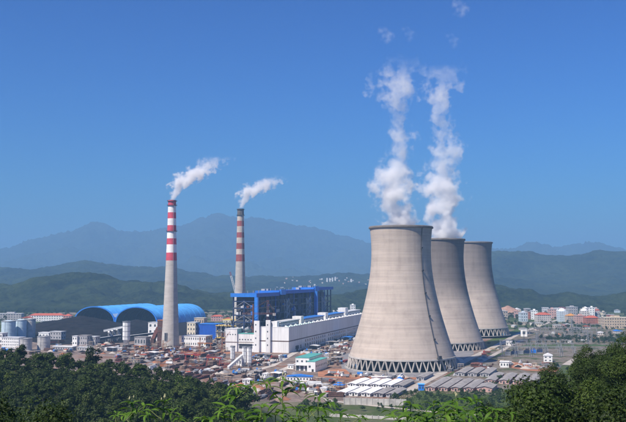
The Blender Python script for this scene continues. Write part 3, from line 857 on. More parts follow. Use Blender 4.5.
# ------------------------------------------------------------------ generic site buildings
def unit(name, m): return MB().box(-.5, .5, -.06, .06, 0, 1).mesh(name, m)
WIN = unit('window', M['glass']); DOOR = unit('door', M['dark_steel'])
def building(name, label, cat, px, yb, wpx, ypx, depth, wall, roofm, roof='flat', rows=2, cols=3, rz=0.0, group=None, eave=.5, sides=True, D=None, z0=0.0):
    # px, yb: photo column of the middle and row of the foot; wpx, ypx: how wide and tall it looks
    x, y = G(px, yb, z0)
    if D: x, y = GD(px, D)
    w_ = wpx * y / F / max(.5, math.cos(rz)); h = ypx * y / F
    t = thing(name, label, cat, (x, y, z0), rz, group)
    rise = {'flat': 0, 'gable': .28, 'dome': .25, 'hip': .25, 'parapet': 0}[roof]
    hw = w_ / 2; hr = min(h * rise, hw * .7) if rise else .5
    hb = h - (hr if rise else .5)
    MB().box(-hw, hw, 0, depth, 0, hb).build('wall', wall, t)
    e = eave
    if roof in ('flat', 'parapet'):
        rf = MB().box(-hw - e, hw + e, -e, depth + e, hb + .003, hb + .5).build('roof', roofm, t)
        if w_ > 9 and roof == 'parapet':
            MB().box(-hw * .3, hw * .35, depth * .3, depth * .7, hb + .51, hb + 3.2).build('stair_head', wall, rf)
    elif roof == 'gable':
        MB().prism([(-hw - e, hb), (hw + e, hb), (hw + e, hb + .3), (0, h), (-hw - e, hb + .3)], -e, depth + e).build('roof', roofm, t)
    elif roof == 'hip':
        q = min(hw, depth / 2) * .9
        MB().quad_add([(-hw - e, -e, hb), (hw + e, -e, hb), (hw + e, depth + e, hb), (-hw - e, depth + e, hb), (-hw + q, depth / 2, h), (hw - q, depth / 2, h)],
                      [(0, 1, 5, 4), (1, 2, 5), (2, 3, 4, 5), (3, 0, 4), (3, 2, 1, 0)]).build('roof', roofm, t)
    elif roof == 'dome':
        mb = MB(); mb.sm = True
        mb.lathe([(hw * .9 * math.cos(a), hb + (h - hb) * math.sin(a)) for a in np.linspace(0, math.pi / 2 - .02, 8)], 20, False, 0, depth / 2)
        mb.build('roof_dome', roofm, t)
    if rows and cols:
        fh = hb / rows
        for r_ in range(rows):
            for c_ in range(cols):
                xx = -hw + w_ * (c_ + .5) / cols
                link('window', WIN, t, (xx, -.02, fh * r_ + fh * .32), scale=(w_ / cols * .42, 1, fh * .40))
            if sides:
                n_ = max(1, int(depth / 6))
                sx = -hw if px > CX else hw
                for c_ in range(n_):
                    link('window', WIN, t, (sx, depth * (c_ + .5) / n_, fh * r_ + fh * .32), rz=math.pi / 2, scale=(depth / n_ * .35, 1, fh * .40))
                    if px < 330 and False: pass
    return t

# --------------------------------------------- left side: silos, tanks, ash and coal plant
def silo(label, px, yb, wpx, ypx, m, name='storage_silo', cat='silo', legs=False, cone=.08, ringm=None, group=None, D=None):
    x, y = G(px, yb) if not D else GD(px, D)
    r = wpx * y / F / 2; h = ypx * y / F
    t = thing(name, label, cat, (x, y, 0), 0, group)
    zb = h * .22 if legs else 0
    mb = MB(); mb.sm = False
    mb.lathe([(r, zb), (r, h * .3), (r, h * .6), (r, h * (1 - cone))], 32); b_ = mb.build('barrel', m, t)
    for z in (h * .34, h * .56, h * .78):
        MB().lathe([(r, z), (r + .14, z), (r + .14, z + .4), (r, z + .4)], 32, True).build('hoop', ringm or m, b_)
    top = MB().lathe([(r + .25, h * (1 - cone) - .2), (r + .25, h * (1 - cone) + .15), (r * .25, h), (.01, h)], 32).build('roof', ringm or m, t)
    MB().lathe([(r + .2, h * (1 - cone) + .16), (r + .3, h * (1 - cone) + .16), (r + .3, h * (1 - cone) + 1.3), (r + .2, h * (1 - cone) + 1.3)], 32, True).build('railing', M['grey_steel'], top)
    if legs:
        MB().lathe([(r * .98, zb), (r * .25, zb * .25), (.01, zb * .25)], 24).build('hopper', m, t)
        for k in range(4):
            a = math.pi / 4 + k * math.pi / 2; MB().bar((r * .8 * math.cos(a), r * .8 * math.sin(a), 0), (r * .8 * math.cos(a), r * .8 * math.sin(a), zb + .5), .5).build('leg', M['grey_steel'], t)
    a = R(-100); mb = MB()
    mb.tube([((r + .35) * math.cos(a), (r + .35) * math.sin(a), .5), ((r + .35) * math.cos(a), (r + .35) * math.sin(a), h * .97)], .16, 5)
    mb.build('ladder', M['grey_steel'], t)
    return t
silo('pale blue storage silo, leftmost of the three big ones', 10.8, 338, 13.6, 18.6, M['silo_blue'], group='three big storage silos', D=1262)
silo('blue grey storage silo in the middle of the big three', 22.8, 337.5, 11.5, 18.6, M['silo_blue'], group='three big storage silos', D=1285)
silo('pale storage silo, rightmost of the big three, before the coal heap', 32.2, 337, 10.5, 18.8, M['silo_grey'], group='three big storage silos', D=1300)
silo('squat grey tank in front of the big storage silos', 25.8, 350.5, 11.8, 12.2, M['silo_grey'], 'storage_tank', 'tank', group='squat grey tanks')
silo('squat grey tank right of the other squat tank', 43.6, 349.5, 12.4, 13.4, M['silo_grey'], 'storage_tank', 'tank', group='squat grey tanks')
silo('white capped ash silo standing before the coal shed arches', 126.2, 345, 7.4, 24, M['white_paint'], 'ash_silo', 'silo', True, .06, M['dark_steel'])
W = building
W('site_office', 'white block below the leftmost big silo, three storeys of windows', 'building', 10, 349, 19, 11.5, 14, M['white_paint'], M['pale_grey'], rows=4, cols=9, rz=ROT)
W('site_office', 'low white block cut by the left edge of the picture', 'building', -2, 344, 9, 11, 12, M['white_paint'], M['pale_grey'], rows=2, cols=3, rz=ROT)
W('pump_house', 'low white roofed block right of the squat tanks', 'building', 43.5, 339, 11, 6.5, 12, M['white_paint'], M['white_roof'], rows=1, cols=3, rz=ROT)
W('pump_house', 'grey block with dark windows beside the low white roofed block', 'building', 55.5, 339.5, 12, 8, 12, M['grey_wall'], M['pale_grey'], rows=2, cols=4, rz=ROT)
W('crusher_house', 'small white tower block in front of the coal heap', 'building', 74.5, 345.5, 5, 9.5, 8, M['white_paint'], M['pale_grey'], rows=2, cols=2, rz=ROT)
W('crusher_house', 'grey industrial block right of the small white tower block', 'building', 82.5, 345.5, 9.5, 10, 12, M['grey_wall'], M['asbestos'], rows=2, cols=4, rz=ROT)
W('crusher_house', 'lower grey industrial block at the foot of the coal heap', 'building', 91.5, 345, 8, 8.5, 12, M['grey_wall'], M['pale_grey'], rows=2, cols=3, rz=ROT)
W('long_shed', 'long low white roofed shed above the wooded hill', 'shed', 62.5, 350.5, 21, 4.2, 9, M['grey_wall'], M['white_roof'], rows=1, cols=8, rz=ROT)
W('long_shed', 'low pale shed beside the long white roofed shed', 'shed', 83, 350.5, 13, 3.4, 8, M['grey_wall'], M['pale_grey'], rows=1, cols=5, rz=ROT)
W('transfer_house', 'tall white block left of the rust red coal bunker', 'building', 152.5, 340.5, 9.5, 18, 16, M['white_paint'], M['pale_grey'], rows=3, cols=2, rz=ROT)
W('workshop', 'long white workshop right of the striped chimney foot', 'building', 193.5, 346.4, 25, 10.4, 22, M['white_clad'], M['pale_grey'], rows=2, cols=11, rz=ROT)
W('workshop', 'bright blue clad workshop behind the long white workshop', 'building', 206.5, 340, 19, 15.8, 30, M['blue_steel'], M['blue_light'], rows=0, cols=0, rz=ROT)
W('office_block', 'small cream office block with window grid behind the white workshop', 'building', 191, 340, 8.6, 17.5, 16, M['cream'], M['pale_grey'], rows=4, cols=3, rz=ROT)
W('office_block', 'tan block behind the bright blue workshop', 'building', 199, 332, 10, 14, 14, M['tan_wall'], M['cream'], rows=2, cols=4, rz=ROT)
W('substation', 'small grey substation between white silo and white block', 'building', 140, 346, 12, 9, 12, M['grey_wall'], M['asbestos'], rows=1, cols=4, rz=ROT)
# rust red bunker with a sloping gallery
x, y = G(160, 346)
bk = thing('coal_bunker', 'rust red steel coal bunker with sloping gallery left of the chimney', 'coal bunker', (x, y, 0), ROT)
MB().box(-4, 7, 0, 14, 0, 33).build('wall', M['rust_dark'], bk)
MB().box(-4.4, 7.4, -.4, 14.4, 33.01, 33.9).build('roof', M['orange'], bk)
MB().bar((-13, 4, 6), (-4, 4, 24), 5.5, 4.5).build('gallery', M['rust'], bk)
MB().box(-14.5, -9.5, 1, 7, 0, 9.5).build('gallery_house', M['rust_dark'], bk)
for k in range(4): link('window', WIN, bk, (-2 + k * 2.6, -.02, 22), scale=(1.4, 1, 2.2))
for z in (9, 18, 27): MB().box(-4.3, 7.3, -.35, -.01, z, z + .7).build('girt', M['rust'], bk)

# belt conveyors on trestles
def conveyor(label, a, b, za, zb, m, wd=3.2):
    ax, ay = a; bx, by = b
    t = thing('belt_conveyor', label, 'conveyor', (ax, ay, 0))
    d = Vector((bx - ax, by - ay, 0))
    MB().bar((0, 0, za), (d.x, d.y, zb), wd, 2.6).build('gallery', m, t)
    MB().bar((0, 0, za + 1.5), (d.x, d.y, zb + 1.5), wd + .5, .3).build('roof', M['pale_grey'], t)
    n_ = max(2, int(d.length / 16))
    for k in range(n_):
        f_ = (k + .5) / n_; p = d * f_; z = za + (zb - za) * f_ - 1.2
        s_ = Vector((d.y, -d.x, 0)).normalized() * (wd * .45)
        MB().bar((p.x + s_.x * 1.4, p.y + s_.y * 1.4, 0), (p.x + s_.x, p.y + s_.y, z), .5).build('trestle_leg', M['grey_steel'], t)
        MB().bar((p.x - s_.x * 1.4, p.y - s_.y * 1.4, 0), (p.x - s_.x, p.y - s_.y, z), .5).build('trestle_leg', M['grey_steel'], t)
    return t
conveyor('pale belt conveyor climbing from the coal heap to the ash silo', G(104, 340), G(123, 340.5), 13, 19, M['pale_grey'])
conveyor('dark belt conveyor along the front of the coal heap', G(88, 343.5), G(121, 341.5), 4, 8, M['dark_steel'])
conveyor('dark belt conveyor from white silo to the rust red bunker', G(130, 344), G(154, 343), 10, 13, M['dark_steel'])
for k, (pa, pb) in enumerate((((108.5, 338), (112, 340.5)), ((112, 336.5), (116, 339.5)), ((116.5, 335.5), (120, 338)))):
    conveyor(('left of three short pale stacker booms by the coal heap', 'middle of three short pale stacker booms by the coal heap', 'right of three short pale stacker booms by the coal heap')[k], G(*pa, 6), G(*pb, 0), 15, 4, M['white_paint'], 2.2)

# precipitator frame with yellow platforms left of the boiler house
x, y = GD(228, 1150)
ep = thing('precipitator', 'steel framed precipitator with yellow platforms left of the boiler house', 'precipitator', (x, y, 0), ROT)
for i in range(5):
    for j in range(2): MB().box(-16 + i * 7 - .5, -16 + i * 7 + .5, j * 20, j * 20 + 1, 0, 40 - 4 * (4 - i)).build('column', M['grey_steel'], ep)
for lev in (9, 17, 25): MB().box(-17, 13, -.6, 21.6, lev, lev + .8).build('platform', M['yellow'] if lev != 17 else M['grey_steel'], ep)
MB().box(-8, 13, -.6, 21.6, 33, 33.8).build('platform', M['yellow'], ep)
for k in range(3): MB().box(-14 + k * 9, -7.5 + k * 9, 2, 18, 18, 25 + 3 * k).build('casing', (M['boiler_clad'], M['grey_clad'], M['boiler_clad'])[k], ep)
MB().box(-16.5, -12, 4, 16, 10, 17).build('duct', M['cream'], ep); MB().box(4, 12, 4, 16, 34, 38).build('duct', M['cream'], ep)
for k in range(6): MB().bar((-16 + k * 5, -.7, 0 if k % 2 else 9), (-11 + k * 5, -.7, 9 if k % 2 else 0), .4).build('brace', M['rust'], ep)
for k in range(14): MB().box(-16 + k * 2, -15 + k * 2, -1.4, -.7, (9.9, 17.9, 25.9)[k % 3], (9.9, 17.9, 25.9)[k % 3] + 1.5).build('plant_unit', rnd.choice([M['pale_grey'], M['yellow'], M['rust'], M['blue_light']]), ep)

# ------------------------------------------------------------------ cranes
def lattice(t, a, b, w_, m, n_=10, name='lattice'):
    a = Vector(a); b = Vector(b); d = (b - a).normalized(); up = Vector((0, 0, 1)) if abs(d.z) < .9 else Vector((1, 0, 0))
    s1 = d.cross(up).normalized() * w_ / 2; s2 = s1.cross(d).normalized() * w_ / 2
    mb = MB(); cs = [s1 + s2, s1 - s2, -s1 - s2, -s1 + s2]
    for c in cs: mb.bar(a + c, b + c, w_ * .16)
    for k in range(n_):
        p = a + (b - a) * k / n_; q = a + (b - a) * (k + 1) / n_
        for j in range(4): mb.bar(p + cs[j], q + cs[(j + 1) % 4], w_ * .10)
    return mb.build(name, m, t)
x, y = G(267.7, 352)
cr = thing('tower_crane', 'brown lattice tower crane standing before the turbine hall gable', 'tower crane', (x, y, 0))
lattice(cr, (0, 0, 0), (0, 0, 62), 2.0, M['rust'], 22, 'mast'); lattice(cr, (0, 0, 46), (-31, 4, 46), 1.5, M['rust'], 16, 'jib'); lattice(cr, (0, 0, 46), (9, -1, 46), 1.5, M['rust'], 5, 'counter_jib')
MB().box(6, 9.5, -1.6, 1.2, 43.6, 46.6).build('counterweight', M['concrete'], cr); MB().box(-1.4, 1.4, -3.0, -1.1, 42.8, 45).build('cab', M['white_paint'], cr)
MB().bar((0, 0, 62), (-27, 3.5, 46.8), .25).build('tie_rod', M['rust'], cr); MB().bar((0, 0, 62), (8, -.9, 46.8), .25).build('tie_rod', M['rust'], cr)
MB().box(-3, 3, -3, 3, 0, 1).build('base', M['concrete'], cr)
x, y = GD(236.0, 1180)
cr = thing('crawler_crane', 'white and red lattice boom crane leaning beside the boiler house', 'crane', (x, y, 0))
lattice(cr, (0, 0, 4), (0.5, 0, 66), 2.6, M['white_paint'], 20, 'mast'); lattice(cr, (.5, 0, 66), (-6.5, 0, 92), 2.0, M['white_paint'], 10, 'boom'); lattice(cr, (-6.5, 0, 92), (-8.0, 0, 97), 1.6, M['red_paint'], 3, 'boom_tip')
MB().box(-3.5, 3.5, -4, 5, 1.4, 5).build('house', M['red_paint'], cr)
for s in (-1, 1): MB().box(s * 3.6 - .8, s * 3.6 + .8, -5, 5, 0, 1.4).build('track', M['tyre'], cr)

# batching plant with three tall white silos and a conveyor
sl = silo('slim white batching silo, left one standing apart by the conveyor', 232.6, 362, 4.6, 15.5, M['white_paint'], 'batching_silo', 'silo', True, .05, M['pale_grey'], 'batching plant silos')
silo('slim white batching silo, middle of the group of three', 244.4, 366.5, 4.4, 19.5, M['white_paint'], 'batching_silo', 'silo', True, .05, M['pale_grey'], 'batching plant silos')
silo('slim white batching silo, right of the group of three', 249.4, 366.8, 4.6, 19.5, M['white_paint'], 'batching_silo', 'silo', True, .05, M['pale_grey'], 'batching plant silos')
conveyor('white inclined belt conveyor feeding the batching silos', G(228.3, 369.5), G(242, 366.5), 1.5, 10.5, M['white_paint'], 2.0)
W('mixer_house', 'small white mixer house between the slim batching silos', 'building', 239, 366, 5, 8, 6, M['white_paint'], M['pale_grey'], rows=1, cols=2, rz=ROT)

# ------------------------------------------------------------------ white building with teal roofs
x, y = G(315.3, 372)
gb = thing('workshop', 'white two block workshop with teal green roofs before the tower', 'building', (x, y, 0), ROT)
for (x0, x1, y0, y1, h, nm) in ((-8.2, 0, 0, 42, 9.6, 'right'), (-22, -8.25, 7, 55, 12.3, 'left')):
    wl = MB().box(x0, x1, y0, y1, 0, h).build('wall', M['white_clad'], gb)
    MB().box(x0 - .3, x1 + .3, y0 - .3, y1 + .3, h + .003, h + .5).build('roof', M['teal_roof'], gb)
for k in range(3): link('window', WIN, gb, (-20 + k * 4.6, 6.98, 8.2), scale=(1.7, 1, 1.8))
for k in range(3): link('window', WIN, gb, (-20 + k * 4.6, 6.98, .2), scale=(3.0, 1, 4.6))
link('window', WIN, gb, (-5.6, -.02, 4.0), scale=(2, 1, 2)); link('door', DOOR, gb, (-2.6, -.02, .05), scale=(2, 1, 2.6))
for k in range(7): link('window', WIN, gb, (.02, 4 + k * 5.6, 4.2), rz=math.pi / 2, scale=(2.6, 1, 1.8))
MB().box(-21.5, -9, 4.6, 6.9, 5.2, 5.6).build('canopy', M['pale_grey'], gb)

W('site_office', 'low white site hut row with bright blue roof among the leaves', 'site hut', 299.3, 381.3, 25, 6.4, 7, M['white_paint'], M['blue_light'], 'gable', rows=1, cols=8, rz=R(-8))
W('site_office', 'small white gate hut left of the teal roofed workshop', 'hut', 290.5, 369, 5.5, 4.4, 5, M['white_paint'], M['pale_grey'], rows=1, cols=2, rz=ROT)

# ------------------------------------------------------------------ camp sheds: white roofs, then grey roofs
def camp_shed(label, x, y, w_, l_, h, wall, roofm, group, rz=R(-20), nwin=3):
    t = thing('camp_shed', label, 'shed', (x, y, 0), rz, group)
    MB().box(-w_ / 2, w_ / 2, 0, l_, 0, h).build('wall', wall, t)
    MB().quad_add([(-w_ / 2, -.01, h), (w_ / 2, -.01, h), (0, -.01, h + w_ * .11), (-w_ / 2, l_ + .01, h), (w_ / 2, l_ + .01, h), (0, l_ + .01, h + w_ * .11)], [(0, 1, 2), (5, 4, 3)]).build('gable', wall, t)
    e = .6; rs = w_ * .11 / (w_ / 2)
    for s in (-1, 1):                                     # each roof slope in sheets
        ns = 4
        for k in range(ns):
            y0 = -e + (l_ + 2 * e) * k / ns; y1 = -e + (l_ + 2 * e) * (k + 1) / ns - .08
            xo = s * (w_ / 2 + e); zo = h - e * rs
            vs = [(0, y0, h + w_ * .11 + .05), (xo, y0, zo + .05), (xo, y1, zo + .05), (0, y1, h + w_ * .11 + .05)]
            vs += [(a, b, c + .22) for a, b, c in vs]
            MB().quad_add(vs, [(0, 1, 2, 3), (7, 6, 5, 4), (0, 4, 5, 1), (1, 5, 6, 2), (2, 6, 7, 3), (3, 7, 4, 0)]).build('roof_sheet', roofm, t)
    link('door', DOOR, t, (0, -.03, .05), scale=(1.4, 1, 2.2))
    for s in (-1, 1): link('window', WIN, t, (s * w_ * .3, -.03, 1.1), scale=(1.2, 1, 1.1))
    for k in range(nwin): link('window', WIN, t, (-w_ / 2 - .02, l_ * (k + .5) / nwin, 1.1), rz=math.pi / 2, scale=(1.6, 1, 1.1))
    return t
ords = ['leftmost', 'second from left', 'third from left', 'fourth from left', 'fifth from left', 'sixth from left', 'seventh from left']
x0, y0 = G(341, 395.5)
for k in range(5):
    white = k < 3
    camp_shed(('white' if white else 'grey') + ' roofed camp shed, ' + ords[k] + ' in the row nearest the pale wall', x0 + NX * 9.6 * k, y0 + NY * 9.6 * k, 6.9, 36, 2.4, M['white_paint'] if white else M['grey_wall'], M['white_roof'] if white else M['asbestos'], 'front row of camp sheds')
x0, y0 = G(351.5, 386.8)
for k in range(5):
    white = k < 4
    camp_shed(('white' if white else 'grey') + ' roofed camp shed, ' + ords[k] + ' in the row behind, below the big tower', x0 + NX * 9.8 * k, y0 + NY * 9.8 * k, 7.0, 40, 2.4, M['white_paint'] if white else M['grey_wall'], M['white_roof'] if white else M['asbestos'], 'second row of camp sheds')
x0, y0 = G(430, 391)
for k in range(4):
    camp_shed('grey roofed brick camp shed, ' + ords[k] + ' of the four ending at the green bank', x0 + NX * 9.9 * k + DX * 1.5 * k, y0 + NY * 9.9 * k + DY * 1.5 * k, 7.3, 72 - 5 * k, 2.8, M['pink_wall'], M['asbestos'], 'front grey sheds', nwin=5)
x, y = G(484.5, 392); camp_shed('wide pink gabled grey shed right of the front row of four', x, y, 12.0, 28, 3.2, M['pink_wall'], M['asbestos'], 'front grey sheds')
x0, y0 = G(490, 383.5)
for k in range(4):
    camp_shed('grey roofed shed, ' + ords[k] + ' of the right hand rows by the trees', x0 + NX * 11.5 * k, y0 + NY * 11.5 * k, 8.2, 58, 2.8, M['pink_wall'], M['asbestos'], 'right grey sheds', nwin=4)
x0, y0 = G(460, 376)
for k in range(3):
    camp_shed('grey roofed shed, ' + ords[k] + ' of the back row beside the concrete road', x0 + NX * 11 * k, y0 + NY * 11 * k, 8.0, 50, 2.8, M['grey_wall'], M['asbestos'], 'back grey sheds', nwin=3)
x0, y0 = G(420, 380.5)
camp_shed('dark roofed low shed on the red earth right of the tower foot', x0, y0, 6.5, 40, 2.8, M['grey_wall'], M['asbestos'], None, nwin=3)
W('blue_hut', 'small bright blue hut between white and grey camp sheds', 'hut', 421.4, 390.5, 5.6, 6.4, 4.5, M['blue_light'], M['blue_roof'], rows=1, cols=2, rz=R(-4))
W('long_hut', 'long low white hut on the red earth below the big tower', 'hut', 381, 379.3, 17.5, 2.7, 4, M['white_paint'], M['white_roof'], rows=1, cols=9, rz=R(4))
W('site_office', 'white block with red base on the far side of the grey sheds', 'building', 504.5, 367.5, 8, 6, 8, M['white_paint'], M['white_roof'], rows=1, cols=3, rz=ROT)
W('switch_house', 'white gabled switch house right of the switchyard', 'building', 548, 362, 8, 8.5, 9, M['white_paint'], M['white_roof'], 'gable', rows=2, cols=2, rz=ROT)
W('site_office', 'flat white hut between switchyard and red earth', 'hut', 528, 366.5, 7, 2.6, 5, M['white_paint'], M['white_roof'], rows=1, cols=3, rz=R(3))
W('pump_house', 'small white pump house beside the concrete road', 'hut', 509, 345.5, 5.5, 4.2, 6, M['white_paint'], M['white_roof'], rows=1, cols=2, rz=ROT)
W('pump_house', 'white pump house with dark door near the farthest tower', 'hut', 524, 336.5, 6, 7.5, 8, M['white_paint'], M['pale_grey'], rows=1, cols=1, rz=ROT)
W('rust_shed', 'rust red shed roof between the grey roofed sheds', 'shed', 476, 366.8, 10, 3.4, 14, M['rust_dark'], M['rust'], 'gable', rows=0, cols=0, rz=ROT)

# pale retaining wall made of blocks, and the boundary wall further down
def block_wall(name, label, a, b, h, bw, m, cap=True):
    A = Vector((*G(*a), 0)); B = Vector((*G(*b), 0)); d = B - A; L = d.length; n_ = int(L / bw)
    t = thing(name, label, 'wall', A, math.atan2(d.y, d.x))
    me = MB().box(0, bw - .12, 0, .6, 0, h).mesh('wall_panel', m); ps = MB().box(-.3, .3, -.2, .8, 0, h + .35).mesh('pier', M['concrete'])
    for k in range(n_):
        link('wall_panel', me, t, (k * bw + .06, 0, 0))
        link('pier', ps, t, (k * bw, 0, 0))
    return t
block_wall('retaining_wall', 'pale panelled retaining wall below the white camp sheds', (344, 404.5), (407, 406.0), 4.6, 4.0, M['concrete_pale'])
block_wall('boundary_wall', 'low pale boundary wall along the bottom green slope', (330, 416.5), (420, 421), 1.8, 4.0, M['concrete_pale'])

# ------------------------------------------------------------------ switchyard
def gantry(label, px, yb, width, h, group, nleg=2):
    x, y = G(px, yb)
    t = thing('switchyard_gantry', label, 'gantry', (x, y, 0), ROT, group)
    for k in range(nleg):
        xx = -width / 2 + width * k / (nleg - 1)
        mb = MB()
        mb.bar((xx - 1.0, -.8, 0), (xx, 0, h), .3); mb.bar((xx + 1.0, -.8, 0), (xx, 0, h), .3); mb.bar((xx, 1.2, 0), (xx, 0, h), .3)
        for z in (.3, .6): mb.bar((xx - 1 * (1 - z), -.8 * (1 - z), h * z), (xx + 1 * (1 - z), -.8 * (1 - z), h * z), .2)
        mb.build('leg', M['grey_steel'], t)
    lattice(t, (-width / 2 - 1, 0, h), (width / 2 + 1, 0, h), 1.1, M['grey_steel'], 8, 'cross_beam')
    for k in range(3):
        xx = -width / 2 + width * (k + .5) / 3
        MB().tube([(xx, 0, h - .5), (xx, 0, h - 2.6)], .22, 6).build('insulator', M['brown_band'], t)
    return t
gk = 0
for row, yb in enumerate((349.0, 352.5, 356.5)):
    for k in range(5):
        gantry('grey lattice gantry in the open switchyard, ' + ['far', 'middle', 'near'][row] + ' row, ' + ords[k], 506 + k * 15 + row * 1.5, yb, 14, 11, 'switchyard gantries')
for row, yb in enumerate((331.5, 335.5, 339.5)):
    for k in range(5):
        gantry('grey gantry among the greenery behind the switchyard, ' + ['far', 'middle', 'near'][row] + ' row, ' + ords[k], 540 + k * 14 - row * 5, yb, 17, 12, 'gantries behind the switchyard')
def transformer(label, px, yb, m):
    x, y = G(px, yb)
    t = thing('transformer', label, 'transformer', (x, y, 0), ROT, 'switchyard transformers')
    MB().box(-3, 3, -2, 2, .3, 4).build('tank', m, t); MB().box(-3.4, 3.4, -2.6, 2.6, 0, .3).build('plinth', M['concrete'], t)
    for k in range(6): MB().box(-3.6, -3.05, -1.8 + k * .62, -1.5 + k * .62, .8, 3.6).build('radiator', m, t)
    for k in range(3): MB().tube([(-1.6 + k * 1.6, 0, 4), (-1.6 + k * 1.6, 0, 6.2)], .25, 6).build('bushing', M['brown_band'], t)
    MB().tube([(-2, 1.2, 5), (2, 1.2, 5)], .6, 8).build('conservator', m, t)
for k in range(6): transformer('dark blue grey transformer in the switchyard, ' + ords[k], 508 + k * 6.4, 355 - k * .5, M['navy_steel'] if k % 2 else M['blue_light'] if k == 4 else M['grey_steel'])
# slender lattice masts carrying lines
def mast(label, px, yb, h):
    x, y = G(px, yb)
    t = thing('line_mast', label, 'mast', (x, y, 0), 0, 'line masts')
    mb = MB()
    for s in ((-1, -1), (1, -1), (1, 1), (-1, 1)): mb.bar((s[0] * 1.8, s[1] * 1.8, 0), (s[0] * .3, s[1] * .3, h), .28)
    for k in range(8):
        z0_, z1_ = h * k / 8, h * (k + 1) / 8; w0, w1 = 1.8 - 1.5 * k / 8, 1.8 - 1.5 * (k + 1) / 8
        mb.bar((-w0, -w0, z0_), (w1, -w1, z1_), .18); mb.bar((w0, -w0, z0_), (w1, w1, z1_), .18)
    mb.build('tower', M['grey_steel'], t)
    for z in (h * .72, h * .84, h * .96): lattice(t, (-4.2, 0, z), (4.2, 0, z), .6, M['grey_steel'], 5, 'cross_arm')
mast('pale lattice line mast standing right of the switchyard', 588, 349, 24); mast('pale lattice line mast in front of the town', 572, 336, 26); mast('pale lattice line mast left of the switchyard gantries', 537, 351, 22)

# ------------------------------------------------------------------ town on the right
W('town_house', 'white house at the left end of the town, beside the farthest tower', 'house', 504.5, 319.5, 7, 8.5, 16, M['town_beige'], M['pale_grey'], 'parapet', 3, 3, R(8))
W('town_house', 'narrow pink house below the bare earth cut', 'house', 517, 318, 4.5, 7, 14, M['pink_wall'], M['pink_wall'], 'parapet', 3, 2, R(-6))
W('town_house', 'pale cyan and white house right of the narrow pink one', 'house', 524.5, 321.5, 7, 9, 16, M['pale_blue_wall'], M['white_roof'], 'parapet', 3, 3, R(5))
W('town_house', 'brown brick house behind the pale cyan one', 'house', 531.5, 319, 5, 7.5, 16, M['brick_red'], M['grey_wall'], 'flat', 3, 2, R(5))
W('apartment_block', 'white apartment block left of the red roofed white block', 'apartment block', 534.5, 319.5, 6, 9, 18, M['white_paint'], M['pale_grey'], 'parapet', 4, 3, R(-10))
W('apartment_block', 'long white apartment block with red roof in mid town', 'apartment block', 544.5, 322, 14, 9.4, 18, M['town_white'], M['red_roof'], 'hip', 4, 7, R(6))
W('apartment_block', 'grey pink apartment block right behind the red roofed white one', 'apartment block', 552.8, 318.5, 7, 9.5, 18, M['pink_wall'], M['pale_grey'], 'parapet', 4, 3, R(-5))
W('apartment_block', 'pale blue apartment tower with rounded white top', 'apartment block', 564, 322, 8, 13.5, 20, M['pale_blue_wall'], M['white_roof'], 'dome', 6, 4, R(4))
W('apartment_block', 'blue grey block behind the orange roofed one', 'apartment block', 573.5, 317, 9, 10, 20, M['grey_wall'], M['pale_grey'], 'parapet', 4, 4, R(4))
W('apartment_block', 'white apartment block with orange roof', 'apartment block', 572.5, 322.5, 9, 8.8, 18, M['town_beige'], M['orange_roof'], 'hip', 4, 5, R(4))
W('apartment_block', 'pink apartment block between orange roof and red roof', 'apartment block', 581.3, 324, 9.4, 8.4, 18, M['pink_wall'], M['pink_wall'], 'parapet', 4, 5, R(0))
W('apartment_block', 'white domed block behind the pink apartment block', 'apartment block', 585.5, 318, 7, 9.5, 18, M['town_white'], M['white_roof'], 'dome', 4, 3, R(0))
W('apartment_block', 'slim white tower block at the right of the hilltop town', 'apartment block', 592.3, 318, 5, 10.5, 16, M['white_paint'], M['pale_grey'], 'parapet', 5, 2, R(-8))
W('apartment_block', 'brick red apartment block with red roof at the town edge', 'apartment block', 593, 324.5, 13, 8.8, 18, M['brick_red'], M['red_roof'], 'hip', 4, 7, R(2))
W('apartment_block', 'long tan block with pale piers at the right picture edge', 'apartment block', 617, 328.5, 24, 11, 22, M['tan_wall'], M['cream'], 'parapet', 4, 10, R(-3))
W('apartment_block', 'tan grey block just left of the long tan block', 'apartment block', 603.2, 325, 5, 7.5, 18, M['tan_wall'], M['pale_grey'], 'flat', 3, 2, R(-3))
W('town_house', 'low white house in front of the pale blue tower', 'house', 558, 328.5, 7, 3.6, 10, M['town_beige'], M['white_roof'], 'flat', 1, 4, R(5))
W('town_house', 'low cream house below the orange roofed block', 'house', 569, 327, 8, 3.4, 10, M['cream'], M['pale_grey'], 'gable', 1, 4, R(3))
W('town_house', 'small white hall with bright roof below the tan block', 'hall', 601.5, 335, 6, 3, 14, M['town_white'], M['white_roof'], 'gable', 1, 3, R(-12))
W('town_house', 'low hall with bright blue roof at the right edge', 'hall', 619, 333.5, 7, 3.4, 16, M['town_white'], M['blue_light'], 'gable', 1, 4, R(-5))
W('town_house', 'small red roofed house below the brick red block', 'house', 588, 329, 6, 3.4, 10, M['cream'], M['red_roof'], 'gable', 1, 3, R(5))
W('town_house', 'small grey house left of the red roofed small house', 'house', 578, 330, 6, 3, 10, M['grey_wall'], M['asbestos'], 'gable', 1, 3, R(-5))
W('town_house', 'small pale house at the foot of the red roofed white block', 'house', 540, 326, 7, 3.2, 10, M['cream'], M['pale_grey'], 'flat', 1, 3, R(5))
W('town_house', 'grey white house on the slope above the pale cyan house', 'house', 528, 313.5, 5, 5.0, 14, M['grey_wall'], M['white_roof'], 'flat', 2, 3, R(5))
W('apartment_block', 'pale block on the slope above the red roofed white block', 'apartment block', 546, 313.2, 6, 5.6, 16, M['pale_grey'], M['white_roof'], 'flat', 3, 3, R(-4))
W('apartment_block', 'white block peeping over the pale blue tower', 'apartment block', 557.5, 314.5, 5, 6.5, 16, M['white_paint'], M['white_roof'], 'flat', 3, 2, R(-4))
